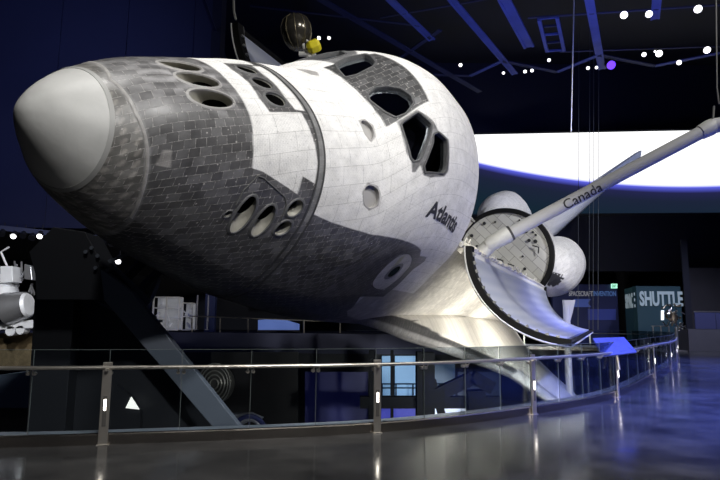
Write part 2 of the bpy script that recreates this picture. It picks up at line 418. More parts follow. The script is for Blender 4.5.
def patch(poly, off, m, name, parent, rings=4, wgt=None):
    """surface patch following the hull, inset or raised"""
    n = len(poly); c = (sum(p[0] for p in poly)/n, sum(p[1] for p in poly)/n); vs = []; fs = []
    for r in range(rings):
        f = 1-r/rings
        for p in poly: vs.append(ps(c[0]+(p[0]-c[0])*f, c[1]+(p[1]-c[1])*f, off))
    vs.append(ps(c[0], c[1], off))
    for r in range(rings-1):
        for i in range(n): fs.append((r*n+i, r*n+(i+1) % n, (r+1)*n+(i+1) % n, (r+1)*n+i))
    for i in range(n): fs.append(((rings-1)*n+i, (rings-1)*n+(i+1) % n, len(vs)-1))
    return MB().add(vs, fs).build(name, m, parent, True)
def glass_mat(name, tint, rough=.03, refl=.12, col=(.6, .65, .7)):
    m = bpy.data.materials.new(name); m.use_nodes = True; nt = m.node_tree; nt.nodes.clear()
    o = nt.nodes.new('ShaderNodeOutputMaterial'); t = nt.nodes.new('ShaderNodeBsdfTransparent'); t.inputs[0].default_value = (*tint, 1)
    g = nt.nodes.new('ShaderNodeBsdfGlossy'); g.inputs['Roughness'].default_value = rough; g.inputs['Color'].default_value = (*col, 1)
    fr = nt.nodes.new('ShaderNodeFresnel'); fr.inputs['IOR'].default_value = 1.45; mx = nt.nodes.new('ShaderNodeMixShader')
    ml = nt.nodes.new('ShaderNodeMath'); ml.operation = 'MULTIPLY'; ml.inputs[1].default_value = refl/.12
    nt.links.new(fr.outputs[0], ml.inputs[0]); nt.links.new(ml.outputs[0], mx.inputs[0]); nt.links.new(t.outputs[0], mx.inputs[1]); nt.links.new(g.outputs[0], mx.inputs[2]); nt.links.new(mx.outputs[0], o.inputs[0])
    return m
M_WGLASS = glass_mat('cabin_glass', (.25, .26, .32), .02, .2)
M_WFRAME = mat('window_frame_tile', (.075, .075, .078), .5, 0, .8, 60, .4, 25)
M_CABIN = mat('cabin_dark', (.012, .012, .016), .6)
for k, p in WS.items():
    f = rim(p, 1.7, .014, M_WFRAME, 'window_frame', orb, .09)
    patch(p, -.075, M_WGLASS, 'pane', f)
    n = len(p); vs = [ps(X, s, -.09) for X, s in p]+[ps(X, s, -.45) for X, s in grow(p, -1)]
    MB().add(vs, [(i, (i+1) % n, (i+1) % n+n, i+n) for i in range(n)]+[tuple(range(n, 2*n))]).build('cabin_recess', M_CABIN, f)
# lower dark tile tab under the middle window
M_NOZ = mat('thruster_liner', (.30, .29, .25), .5, .1, .1, 30, .3, 8)
M_THROAT = mat('thruster_throat', (.004, .004, .004), .9, spec=.05)  # deep part of each bell coloured near-black to deepen its shade
M_RIM = mat('thruster_rim', (.33, .32, .31), .5, 0, .3, 40, .3, 20)
M_RIMD = mat('dark_thruster_rim', (.10, .10, .10), .5, 0, .4, 40, .4, 20)
JD = {'fwd': Vector((1, .35, -.4)), 'up': Vector((.1, 0, -1)), 'down': Vector((.2, .75, .9)), 'side': Vector((.1, 1, .1)), 'small': Vector((.1, 1, .3))}
for e, c, a, b, g, k in JE:
    th = empty('thruster'); th.parent = orb; th.location = ps(c[0], c[1]); off = Vector(th.location)
    n = len(e); d = JD[k].copy()
    if c[1] < 0 and k not in ('fwd', 'up'): d.y = -d.y
    d.normalize(); L = .0254*(a*1.5 if k in ('fwd', 'down') else a*2.2)
    w = 1.6 if k != 'small' else .8
    out = grow(e, w); vs = [ps(X, s, -.001)-off for X, s in out]+[ps(X, s, .012)-off for X, s in grow(e, w*.6)]+[ps(X, s, .012)-off for X, s in e]+[ps(X, s, -.012)-off for X, s in grow(e, -.3)]
    fs = [(r*n+i, r*n+(i+1) % n, (r+1)*n+(i+1) % n, (r+1)*n+i) for r in range(3) for i in range(n)]
    MB().add(vs, fs).build('rim', M_RIM if k in ('fwd',) else M_RIMD, th, True)
    # bell narrowing inwards to a throat
    r0 = [ps(X, s, -.004)-off for X, s in grow(e, -.1)]; cen = sum(r0, Vector())/n; vs = []; rad = .0254*b
    x_ = (r0[0]-cen); x_ = (x_-d*x_.dot(d)).normalized(); y_ = d.cross(x_)
    sgn = 1 if (r0[n//4]-cen).dot(y_) > 0 else -1
    back = (r0[0]-cen)*0; fwdv = Vector((1, 0, 0))
    def ringat(q, f):
        return [v.lerp(cen+d*L+(x_*math.cos(2*PI*i/n)+y_*sgn*math.sin(2*PI*i/n))*rad*.55, q) for i, v in enumerate(r0)]
    prof = [ringat(q, 0) for q in (((0, .2, .38, .55) if k == 'fwd' else (0, .12, .26, .4)) if k != 'up' else (0, .02, .04, .06))]; vs = sum(prof, [])
    fs = [(r*n+i, r*n+(i+1) % n, (r+1)*n+(i+1) % n, (r+1)*n+i) for r in range(3) for i in range(n)]
    MB().add(vs, fs).build('nozzle', M_NOZ, th, True)
    prof = [ringat(q, 0) for q in ((.55 if k == 'fwd' else .4) if k != 'up' else .06, .7, 1)]; vs = sum(prof, [])
    fs = [(r*n+i, r*n+(i+1) % n, (r+1)*n+(i+1) % n, (r+1)*n+i) for r in range(2) for i in range(n)]+[tuple(range(2*n, 3*n))]
    MB().add(vs, fs).build('throat', M_THROAT, th)
# star tracker recesses and hatch
M_POCK = mat('pocket_grey', (.36, .35, .34), .7, 0, .2, 20)
for p in STARC:
    f = rim(p, .9, .004, M_POCK, 'star_tracker', orb, .07); patch(p, -.07, M_POCK, 'star_tracker_door', f)
hc = (493.7, .2618*float(per(493.7)))
hw = ell(hc, 6.6, 5.2, .9, 24)
f = patch(grow(hw, 3), .008, mat('hatch_ring', (.2, .2, .19), .5), 'hatch_window', orb, 3)
patch(hw, .014, mat('hatch_glass', (.02, .03, .03), .08), 'pane', f, 3)
M_LINE = mat('hatch_gap', (.10, .10, .10), .7)
for pl in ([(325.5,.2059),(326,.1819),(331.5,.1578),(335.6,.1586),(352.8,.1764),(355.6,.1857),(357.3,.2098)],):
    q_ = sx(pl); out_ = []
    for a_, b_ in zip(q_[:-1], q_[1:]): out_ += [(a_[0]+(b_[0]-a_[0])*k/6, a_[1]+(b_[1]-a_[1])*k/6) for k in range(6)]
    out_.append(q_[-1])
    MB().tube([ps(X_, s_, .004) for X_, s_ in out_], .011, 6).build('panel_edge', M_LINE, orb, True)
hp = chaikin(sx(A_HATCH), 2); n = len(hp); o2 = grow(hp, .7)
MB().add([ps(X, s, .004) for X, s in hp]+[ps(X, s, .004) for X, s in o2], [(i, (i+1) % n, (i+1) % n+n, i+n) for i in range(n)]).build('hatch_outline', M_LINE, orb)
# thin panel lines on the black belly door edges
# name on the side, following the hull
me = text_mesh('Atlantis', 1.0, .0, .035)
xs = [v.co.x for v in me.vertices]; ys = [v.co.y for v in me.vertices]; wx = max(xs); hy = .7
bm = bmesh.new(); bm.from_mesh(me); bmesh.ops.triangulate(bm, faces=bm.faces)
bmesh.ops.subdivide_edges(bm, edges=[e for e in bm.edges if e.calc_length() > .15], cuts=2); bm.to_mesh(me); bm.free()
for v in me.vertices:
    u, w = v.co.x/wx, v.co.y/hy
    X = 481.2+(547.2-481.2)*u; t = (.1845+(.1948-.1845)*u)-.0180*w
    v.co = SP(X, t, .008)
nm = link('name_lettering', me, mat('lettering_dark', (.03, .03, .032), .6), orb); tag(nm, 'dark Atlantis lettering')
# ------------------------------------------------------------------ mid fuselage
def skin(name, rows, parent, colf, kindf, uvs=None, closed=False, smooth=True, uvscale=1.0, m=None):
    """rows: list of equal-length lists of local points (metres)"""
    nr, nc = len(rows), len(rows[0]); vs = [Vector(p) for r in rows for p in r]; fs = []
    for i in range(nr-1):
        for j in range(nc if closed else nc-1): fs.append((i*nc+j, i*nc+(j+1) % nc, (i+1)*nc+(j+1) % nc, (i+1)*nc+j))
    o = mesh(name, vs, fs, m or HULL, parent, smooth)
    C = np.array([colf(v, i//nc, i % nc) for i, v in enumerate(vs)]); K = np.array([kindf(v, i//nc, i % nc) for i, v in enumerate(vs)])
    if uvs is None:
        uvs = []
        for i in range(nr):
            s = 0
            for j in range(nc):
                if j: s += (vs[i*nc+j]-vs[i*nc+j-1]).length/.0254
                uvs.append((vs[i*nc+j].x/.0254*uvscale, s*uvscale))
    flat_paint(o.data, C, K, np.array(uvs))
    bm = bmesh.new(); bm.from_mesh(o.data); bmesh.ops.recalc_face_normals(bm, faces=bm.faces); bm.to_mesh(o.data); bm.free()
    return o
WHT = (.83, .82, .80); CREAM = (.54, .52, .47); BLK = (.03, .03, .032); GRY = (.2, .2, .2)
def U(X):      # section of the open mid fuselage, from port sill down round to starboard sill
    y, z = section(min(X, 581.9), np.linspace(0, 1, 721)); k = np.nonzero(z < 412)[0]; k = k[::6]
    return [O(X, float(y[i]), float(z[i])) for i in k]
Xm = np.linspace(582, 1330, 60); rows = [U(x) for x in Xm]
mid = skin('mid_fuselage', rows, orb, lambda v, i, j: CREAM if v.z > -2.75 else BLK, lambda v, i, j: .62 if v.z > -2.75 else 0)
tag(mid, 'open mid fuselage with cream tiled side')
# rear face of the cabin and lip of the forward fuselage
y, z = section(581.9, np.linspace(0, 1, 181)[:-1])
M_BULK = mat('bulkhead_liner', (.55, .54, .48), .7, 0, .3, 8, .12, 4)
MB().prism([O(581, float(a)*.995, float(b)) for a, b in zip(y, z)], (.03, 0, 0)).build('cabin_bulkhead', M_BULK, orb)
# bay liner: a trough inside the shell
Xb = np.linspace(586, 1304, 40); rows = []
for x in Xb: rows.append([O(x, -96*math.cos(a), 408-112*abs(math.sin(a))**.8) for a in np.linspace(0, PI, 33)])
vs = [p for r in rows for p in r]; fs = [(i*33+j, i*33+j+1, (i+1)*33+j+1, (i+1)*33+j) for i in range(39) for j in range(32)]
MB().add(vs, fs).build('bay_liner', mat('bay_liner', (.58, .56, .5), .7, 0, .4, 5, .15, 3), orb, True)
# sills with a white crumpled edge blanket
for sg in (-1, 1):
    sl = MB().bar(O(584, sg*99, 411), O(1305, sg*99, 411), .22, .10).build('bay_sill', mat('sill_metal', (.5, .49, .46), .5, .3), orb, bevel=.01)
    rnd = random.Random(3); mbk = MB()
    x = 590
    while x < 1290:
        w = rnd.uniform(8, 22); zz = rnd.uniform(1, 6); mbk.box(O(x, sg*103-3, 408-zz), O(x+w*.8, sg*103+2, 413+zz*.5))
        if rnd.random() < .3: mbk.tube([O(x, sg*98, 413), O(x+w*.4, sg*95, 415+zz*.6), O(x+w, sg*99, 413)], .02, 6)
        x += w
    mbk.build('sill_blanket', mat('crumpled_blanket', (.72, .69, .6), .6, 0, .6, 14, .3, 9), orb, bevel=.02)
# ------------------------------------------------------------------ aft fuselage, bulkhead, tail, pods, bells
def circ(X, r, zc=400, n=72, ry=None): return [O(X, (ry or r)*math.sin(a), zc+r*math.cos(a)) for a in [2*PI*i/n for i in range(n)]]
# aft bulkhead disc with details
ab = MB().prism(circ(1308, 93), (.05, 0, 0)).build('aft_bulkhead', None, orb)
M_AB = bpy.data.materials.new('aft_bulkhead_liner'); M_AB.use_nodes = True; nt = M_AB.node_tree; b = nt.nodes['Principled BSDF']
tc = nt.nodes.new('ShaderNodeTexCoord'); mp = nt.nodes.new('ShaderNodeMapping'); mp.inputs['Rotation'].default_value = (0, PI/2, 0); br = nt.nodes.new('ShaderNodeTexBrick'); br.inputs['Scale'].default_value = 1
sp_ = nt.nodes.new('ShaderNodeSeparateXYZ'); cb = nt.nodes.new('ShaderNodeCombineXYZ'); nt.links.new(tc.outputs['Object'], sp_.inputs[0]); nt.links.new(sp_.outputs['Y'], cb.inputs['X']); nt.links.new(sp_.outputs['Z'], cb.inputs['Y'])
br.inputs['Brick Width'].default_value = .85; br.inputs['Row Height'].default_value = .42; br.inputs['Mortar Size'].default_value = .012
br.inputs['Color1'].default_value = (.60, .59, .54, 1); br.inputs['Color2'].default_value = (.47, .46, .41, 1); br.inputs['Mortar'].default_value = (.22, .21, .19, 1)
nt.links.new(cb.outputs[0], br.inputs['Vector']); nt.links.new(br.outputs['Color'], b.inputs['Base Color']); b.inputs['Roughness'].default_value = .7; ab.data.materials.append(M_AB)
rnd = random.Random(5)
M_DARKFIT = mat('dark_fitting', (.02, .02, .022), .6)
for i in range(22):
    a = rnd.uniform(0, 2*PI); r = 91*math.sqrt(rnd.uniform(.02, .85)); r2 = rnd.uniform(1.8, 4.2)
    MB().tube([O(1305, r*math.sin(a), 400+r*math.cos(a)), O(1308, r*math.sin(a), 400+r*math.cos(a))], r2*.0254, 10).build('fitting', M_DARKFIT, ab)
for i in range(5):
    a = rnd.uniform(-2.4, -.6); r = rnd.uniform(20, 75); p = O(1303, r*math.sin(a), 400+r*math.cos(a))
    MB().tube([p, p+Vector((-.05, .2, .25)), p+Vector((0, .5, .1))], .035, 8).build('cable_loop', M_DARKFIT, ab, True)
# dark seal ring and the first ring of the aft fuselage
k = 72; vs = circ(1304, 93)+circ(1304, 102)+circ(1312, 104)+circ(1312, 93)
MB().add(vs, [(r*k+i, r*k+(i+1) % k, ((r+1) % 4)*k+(i+1) % k, ((r+1) % 4)*k+i) for r in range(4) for i in range(k)]).build('bay_seal_ring', mat('black_seal', (.008, .008, .008), .6, spec=.15), orb, True)
rows = [circ(1311, 103), circ(1330, 105), circ(1400, 106, 402), circ(1480, 104, 404), circ(1511, 100, 404)]
skin('aft_fuselage', rows, orb, lambda v, i, j: (.7, .69, .67) if v.z > -2.2 else BLK, lambda v, i, j: .9 if v.z > -2.2 else 0, closed=True)
MB().prism(circ(1509, 100, 404), (.04, 0, 0)).build('base_heat_shield', mat('base_shield', (.3, .29, .27), .7), orb)
# orbital manoeuvring pods
def pod(sg):
    rows = []; RR = []
    for X, r, yc, zc, e in [(1309,3,86,448,1),(1312,15,86,448,1),(1320,28,86,450,1),(1333,39,86,454,1),(1355,47,86,458,1),(1390,55,86,463,1),(1450,55,86,465,1),(1510,52,84,466,1),(1545,44,82,466,1),(1560,30,82,466,1)]:
        if sg < 0: r *= 1.25; yc -= 11; zc -= 9
        RR.append((X, r, yc, zc))
    for i in range(len(RR)-1):
        for k in range(7):
            f = k/7; X, r, yc, zc = [a*(1-f)+b_*f for a, b_ in zip(RR[i], RR[i+1])]
            rows.append([O(X, sg*(yc+r*.88*math.sin(a)), zc+r*1.02*math.cos(a)) for a in [2*PI*i/120 for i in range(120)]])
    o = skin('manoeuvring_pod', rows, orb, lambda v, i, j: BLK if sg < 0 and ((v.x/.0254+238-1318)/15)**2+((j-33)/9)**2 < 1+.25*math.sin(j*1.9)+.2*math.sin(i*2.3) else (.74, .73, .72), lambda v, i, j: 1, closed=True)
    mb = MB().lathe([(.3, 0), (.34, .1), (.5, .5), (.62, .9)], frame_matrix(O(1545, sg*80, 480), (1, 0, .1)))
    mb.build('engine_bell', mat('bell_metal', (.12, .12, .13), .4, .6), o, True)
    # black tile blotch on the inboard flank
    return o
pod(-1); pod(1)
# main engine bells at the stern
for yy, zz in ((0, 445), (-53, 355), (53, 355)):
    MB().lathe([(.28, 0), (.34, .3), (.75, 1.2), (1.1, 2.2), (1.18, 2.9)], frame_matrix(O(1505, yy, zz), (1, 0, .15)), 32).build('main_engine_bell', mat('bell_metal', (.12, .12, .13), .4, .6), orb, True)
# vertical tail
rows = []
for Z, xl, xt in [(495,1285,1580),(520,1318,1600),(600,1395,1625),(700,1490,1655),(782,1570,1680),(797,1590,1686),(804,1604,1684)]:
    c = xt-xl; th = c*.085 if Z < 800 else c*.03; pr_ = []
    for s in np.linspace(0, 1, 15): pr_.append(O(xl+c*s**1.5, -th*.5*(math.sin(PI*min(1, s**1.5*.5/.4)/2) if s**1.5 < .8 else 1)*(1 if s**1.5 < .55 else (1-s**1.5)/.45*.9+.1), Z))
    for s in np.linspace(1, 0, 15)[1:-1]: pr_.append(O(xl+c*s**1.5, th*.5*(1 if s**1.5 < .55 else (1-s**1.5)/.45*.9+.1)*min(1, math.sqrt(s**1.5/.2)), Z))
    rows.append(pr_)
tail = skin('vertical_tail', rows, orb, lambda v, i, j: (.3, .3, .33) if (j <= 2 or j >= 26) else (.78, .78, .8), lambda v, i, j: .7 if (j <= 2 or j >= 26) else 1, closed=True)
MB().add(rows[-1], [tuple(range(len(rows[-1])))]).build('tail_tip', mat('tail_tip_grey', (.3, .3, .33), .6), tail)
# ------------------------------------------------------------------ wings
def wing(sg):
    LE = [(66,425,296),(80,470,301),(91,520,304),(99,570,304),(105,605,303),(112,640,301.5),(130,750,297),(150,850,292.5),(175,950,290),(195,1002,290),(225,1037,291),(270,1080,293.5),(330,1143,297),(400,1216,301),(450,1264,304),(464,1285,305),(468,1305,306)]
    rows = []; info = []
    for Y, xl, zl in LE:
        xt = 1387 if Y < 460 else 1380; c = xt-xl; pts = []; inf = []
        zb = 275+max(0, Y-105)*.062
        tk = np.interp(Y, [66, 105, 200, 468], [6, 22, 22, 5]); 
        drop = min(zl-zb, 11)*min(1, .15+max(0, xl-425)/260)
        D = [0, 1, 3, 6, 10, 16, 24, 36, 60, 100, 160, 260]
        D = [d for d in D if d < c*.85]+[c*.85]*(12-len([d for d in D if d < c*.85]))+[c*.95, c]
        up = []; lo = []
        for d in D:
            e = min(d/26, 1); f = math.sqrt(max(0, 1-(1-e)**2)); s = d/c
            taper = 1 if s < .4 else max(.04, (1-s)/.6)
            zt_mid = zl+tk*f*.55*taper+tk*.45*math.sin(PI*min(s, .8)/.8*.5)*taper*(1 if s < .4 else taper)
            up.append((O(xl+d, sg*Y, zt_mid-(0 if s < .4 else (s-.4)/.6*0)), d, 1)); lo.append((O(xl+d, sg*Y, zl-drop*f), d, -1) if s < .5 else (O(xl+d, sg*Y, zl-drop*f*(1-(s-.5)*.5)), d, -1))
        seq = list(reversed(up))+lo[1:]
        rows.append([q[0] for q in seq]); info.append([(q[1], q[2], Y, xl) for q in seq])
    # refine along the span for colour borders
    R = []; I = []
    for i in range(len(rows)-1):
        m_ = 6
        for k in range(m_):
            f = k/m_; R.append([a.lerp(b_, f) for a, b_ in zip(rows[i], rows[i+1])]); I.append([tuple(a[q]*(1-f)+b_[q]*f for q in range(4)) for a, b_ in zip(info[i], info[i+1])])
    R.append(rows[-1]); I.append(info[-1])
    def cf(v, i, j):
        d, side, Y, xl = I[i][j]
        if side < 0: return BLK if d > 6 else (.14, .14, .14)
        if Y < 200:
            if d < 3: return (.2, .2, .2)  # leading-edge highlight painted in as a paler strip
            if d < 13+max(0, 1-abs(xl-610)/110)*24: return (.022, .022, .023)
            return (.56, .54, .49)
        if d < 14: return (.42, .42, .42)
        if d < 22: return (.13, .13, .13)
        return (.60, .58, .53)
    def kf(v, i, j):
        d, side, Y, xl = I[i][j]
        if side < 0: return 0
        return .6 if (Y < 200 and d < 13+max(0, 1-abs(xl-610)/110)*24) else .85
    o = skin('wing', R, orb, cf, kf); return o
wing(-1); wing(1)
# ------------------------------------------------------------------ payload bay doors, hinged open at the sills
M_RAD = bpy.data.materials.new('radiator'); M_RAD.use_nodes = True; nt = M_RAD.node_tree; b = nt.nodes['Principled BSDF']
b.inputs['Roughness'].default_value = .32; b.inputs['Metallic'].default_value = .35
uvn = nt.nodes.new('ShaderNodeUVMap'); wv = nt.nodes.new('ShaderNodeTexWave'); wv.inputs['Scale'].default_value = .45; wv.inputs['Distortion'].default_value = .6; wv.inputs['Detail'].default_value = 2; wv.bands_direction = 'Y'
cr = nt.nodes.new('ShaderNodeMix'); cr.data_type = 'RGBA'; cr.inputs['A'].default_value = (.58, .62, .74, 1); cr.inputs['B'].default_value = (.70, .73, .82, 1)
nt.links.new(uvn.outputs[0], wv.inputs['Vector']); nt.links.new(wv.outputs['Fac'], cr.inputs['Factor']); nt.links.new(cr.outputs['Result'], b.inputs['Base Color'])
def bay_door(sg, op, R, lab):
    d = empty('payload_bay_door'); d.parent = orb; d['label'] = lab
    X0, X1 = 592, 1300; A = np.linspace(0, 1, 28); n = 28
    def P(X, a, h): 
        th = PI/2*(1-a); y = -103*math.sin(th); z = 412+90*math.cos(th); nn = Vector((0, math.sin(th), -math.cos(th)))
        p = O(X, y, z)+nn*h; hp = O(X, -103, 412); v = (p-hp)*R; o = math.radians(op)
        q = Vector((p.x, hp.y+v.y*math.cos(o)-v.z*math.sin(o), hp.z+v.y*math.sin(o)+v.z*math.cos(o)))
        if sg > 0: q.y = -q.y
        return q
    def slab(name, Xa, Xb, a0, a1, h0, h1, m, par, nx=1):
        AA = np.linspace(a0, a1, 28); xs_ = np.linspace(Xa, Xb, nx+1); vs = []; fs = []; uv = []
        for h in (h0, h1):
            for x in xs_:
                for a in AA: vs.append(P(x, a, h)); uv.append((x*.02, a*6))
        N1 = (nx+1)*28
        for L_ in (0, N1):
            for i in range(nx):
                for j in range(27): q = (L_+i*28+j, L_+i*28+j+1, L_+(i+1)*28+j+1, L_+(i+1)*28+j); fs.append(q)
        for i in (0, nx):
            for j in range(27): fs.append((i*28+j, i*28+j+1, N1+i*28+j+1, N1+i*28+j))
        for j in (0, 27):
            for i in range(nx): fs.append((i*28+j, (i+1)*28+j, N1+(i+1)*28+j, N1+i*28+j))
        o = MB().add(vs, fs).build(name, m, par, True); ul = o.data.uv_layers.new(name='UVMap')
        for lp in o.data.loops: ul.data[lp.index].uv = uv[lp.vertex_index]
        return o
    slab('door_shell', X0, X1, 0, 1, 0, .05, mat('door_outer', (.75, .74, .72), .7), d)
    slab('radiator_panel', X0+12, X1-8, .07, .95, .10, .15, M_RAD, d, 4)
    blk = mat('black_seal', (.008, .008, .008), .6, spec=.15)
    slab('edge_seal', X0-3, X0+9, 0, 1, .01, .19, blk, d); slab('edge_seal', X1-8, X1+2, 0, 1, .01, .17, blk, d)
    slab('edge_seal', X0, X1, .965, 1, .01, .12, blk, d, 4)
    edge = mat('edge_metal', (.6, .6, .58), .4, .3)
    MB().tube([P(X0-4, a, .02) for a in A], .022, 8).build('edge_trim', edge, d, True)
    MB().tube([P(X0+10, a, .17) for a in A], .014, 8).build('edge_trim', edge, d, True)
    MB().tube([P(X0, 1.0, .02), P(X1, 1.0, .02)], .025, 8).build('edge_trim', edge, d, True)
    rr = random.Random(2)
    for i in range(14):
        a = .06+i*.066; MB().box((-.05, -.04, -.03), (.05, .04, .03), Matrix.Translation(P(X0+3, a, .2)) @ Matrix.Rotation(a*2.4, 4, 'X')).build('latch', mat('latch_metal', (.35, .35, .34), .4, .6), d)
    return P
PD = bay_door(-1, 138, .93, 'port door hanging open with pale radiator inside')
SD = bay_door(1, 141, 1.28, 'starboard door standing open behind the nose')
# ------------------------------------------------------------------ robotic arm
M_ARM = mat('arm_blanket', (.52, .52, .53), .6, 0, .15, 12, .06, 4)
M_JOINT = mat('arm_joint', (.6, .6, .58), .5, .1, .2, 20, .15, 10)
def solve_elbow(px, py, base, L):
    best = None
    for i in range(400):
        q = at(px, py, 8+i*.05)
        e = abs((q-base).length-L)
        if best is None or e < best[0] - 1e-9: best = (e, q, 8+i*.05)
    return best[1]
shoulder_w = at(488, 245, 15.6)
elbow_w = at(713, 126, 14.6)
sh, el = w2o(shoulder_w), w2o(elbow_w)
arm = empty('robotic_arm'); arm.parent = orb; arm['label'] = 'long white jointed arm with Canada lettering'
ax = (el-sh).normalized()
MB().tube([sh+ax*.5, el-ax*.15], .17, 28).build('upper_boom', M_ARM, arm, True)
MB().tube([sh-ax*.05, sh+ax*.1, sh+ax*.6, sh+ax*.66], [.14, .2, .23, .19], 24).build('shoulder_joint', M_JOINT, arm, True)
root = O(679, -100, 418)
MB().tube([root+Vector((0, 0, -.1)), root+Vector((0, 0, .18)), sh], [.2, .2, .17], 20).build('shoulder_pedestal', M_JOINT, arm, True)
MB().tube([sh+ax*.62, sh+ax*.7], .205, 24).build('dark_collar', mat('collar_dark', (.05, .05, .05), .6), arm, True)
el2 = w2o(at(760, 118, 14.2))
MB().tube([el-ax*.35, el-ax*.1, el+ax*.05], [.19, .215, .2], 24).build('elbow_joint', M_JOINT, arm, True)
MB().tube([el, el.lerp(el2, .5), el2], [.2, .17, .17], 24).build('forearm_boom', M_ARM, arm, True)
# lettering along the upper boom, wrapped on the side towards the deck
me = text_mesh('Canada', 1.0, 0, .01)
wx = max(v.co.x for v in me.vertices); A0 = w2o(at(562, 207, 15.3)); A1 = w2o(at(599, 187, 15.15))
sa = (A0-sh).dot(ax); sb = (A1-sh).dot(ax)
camo = w2o(CAM); mid_ = sh+ax*(sa+sb)*.5; view = (camo-mid_); view = (view-ax*view.dot(ax)).normalized(); side = ax.cross(view)
if side.dot(w2o(CAM+Vector((0, 0, 1)))-camo) < 0: side = -side
bm = bmesh.new(); bm.from_mesh(me); bmesh.ops.triangulate(bm, faces=bm.faces); bmesh.ops.subdivide_edges(bm, edges=[e for e in bm.edges if e.calc_length() > .2], cuts=2); bm.to_mesh(me); bm.free()
for v in me.vertices:
    an = (v.co.y/.7*.30-.17)/.19; an = max(-1.4, min(1.4, an))
    v.co = sh+ax*(sa+(sb-sa)*v.co.x/wx)+(view*math.cos(an)+side*math.sin(an))*.177
o = link('lettering', me, mat('lettering_dark', (.03, .03, .032), .6), arm); o['label'] = 'dark Canada lettering'
# ------------------------------------------------------------------ antenna behind the cabin
ant = empty('dish_antenna'); ant.parent = orb; ant['label'] = 'dark ribbed dish antenna on a bracket'
c = w2o(at(296.5, 32, 15.5)); axd = w2o(at(299, 52, 15.6))-c; axd.normalize()
M_DISH = mat('dish_dark', (.12, .11, .09), .2, .7, .1, 5, .4, 6)
Md = frame_matrix(c-axd*.5, axd)
MB().lathe([(.02, 0), (.18, .03), (.33, .14), (.42, .34), (.43, .52), (.36, .75), (.24, .92), (.12, 1.0), (.02, 1.02)], Md, 32).build('dish_shell', M_DISH, ant, True)
for i in range(10):
    a = 2*PI*i/10
    MB().tube([Md @ Vector((r*math.cos(a), r*math.sin(a), z)) for r, z in [(.03, 0), (.19, .03), (.34, .14), (.43, .34), (.44, .52), (.37, .75), (.25, .92), (.12, 1.02)]], .009, 6).build('rib', mat('rib_brass', (.22, .19, .12), .4, .5), ant, True)
yb = w2o(at(314.5, 46, 15.3)); wb = w2o(at(306, 53, 15.4))
M_Y = mat('yellow_cover', (.85, .72, .02), .5)
Mx = frame_matrix(yb, w2o(at(330, 40, 15.3))-yb)
MB().lathe([(.0, -.22), (.12, -.22), (.2, -.12), (.2, .08), (.15, .16), (0, .16)], Mx, 6).build('yellow_cover', M_Y, ant, bevel=.02)
mb = MB()
P_ = lambda x, y: w2o(at(x, y, 15.4))
mb.tube([P_(303, 43), P_(304, 49), P_(310, 55)], .04, 8); mb.tube([P_(306, 40), P_(311, 44), P_(309, 50), P_(303, 55)], .035, 8); mb.tube([P_(299, 54), P_(316, 54)], .07, 8)
mb.build('bracket', mat('white_metal', (.75, .74, .7), .5), ant, True)
MB().tube([P_(308, 55), O(620, 95, 425)], .06, 8).build('support_boom', mat('white_metal', (.75, .74, .7), .5), ant, True)
# ------------------------------------------------------------------ the hall
def atz(px, py, z):
    d = ray(px, py); return CAM+d*((z-CAM.z)/d.z)
def struct(o): o['kind'] = 'structure'; return o
def crom(P, n=12):
    P = [Vector(p) for p in P]; Q = [P[0]*2-P[1]]+P+[P[-1]*2-P[-2]]; out = []
    for i in range(1, len(Q)-2):
        a, b, c, d = Q[i-1:i+3]
        for k in range(n):
            t = k/n; out.append(.5*((2*b)+(-a+c)*t+(2*a-5*b+4*c-d)*t*t+(-a+3*b-3*c+d)*t**3))
    return out+[P[-1]]
EDGE = crom([(-24, 5.6), (-14, 6.5), (-8.5, 7.15), (-4.54, 7.74), (-3.32, 7.98), (.25, 9.0), (3.1, 10.9), (5.74, 13.52), (9.1, 18.6), (12.1, 23.2), (15.1, 28.5), (17.9, 34), (19.0, 38.5), (17, 42.5), (9, 45.3), (-2, 46.5)], 14)
def resample(P, step):
    L = [0]
    for a, b in zip(P[:-1], P[1:]): L.append(L[-1]+(b-a).length)
    def f(s):
        s = max(0, min(L[-1]-1e-6, s)); i = int(np.searchsorted(L, s, side='right'))-1; i = min(i, len(P)-2)
        return P[i].lerp(P[i+1], (s-L[i])/(L[i+1]-L[i]))
    return f, L[-1], L
EF, EL, ELs = resample(EDGE, .3)
def s_near(x, y):
    return min((i*.02 for i in range(int(EL/.02))), key=lambda s: (EF(s)-Vector((x, y))).length)
# floor material: polished concrete
M_FLOOR = bpy.data.materials.new('polished_concrete'); M_FLOOR.use_nodes = True; nt = M_FLOOR.node_tree; b = nt.nodes['Principled BSDF']
tc = nt.nodes.new('ShaderNodeTexCoord'); n1 = nt.nodes.new('ShaderNodeTexNoise'); n1.inputs['Scale'].default_value = .9; n1.inputs['Detail'].default_value = 9; n1.inputs['Roughness'].default_value = .62
n2 = nt.nodes.new('ShaderNodeTexNoise'); n2.inputs['Scale'].default_value = 14; n2.inputs['Detail'].default_value = 4
cr = nt.nodes.new('ShaderNodeValToRGB'); cr.color_ramp.elements[0].position = .3; cr.color_ramp.elements[0].color = (.022, .022, .023, 1); cr.color_ramp.elements[1].position = .72; cr.color_ramp.elements[1].color = (.072, .071, .07, 1)
rr = nt.nodes.new('ShaderNodeMapRange'); rr.inputs['From Min'].default_value = .3; rr.inputs['From Max'].default_value = .7; rr.inputs['To Min'].default_value = .07; rr.inputs['To Max'].default_value = .2
bp = nt.nodes.new('ShaderNodeBump'); bp.inputs['Strength'].default_value = .05; bp.inputs['Distance'].default_value = .01
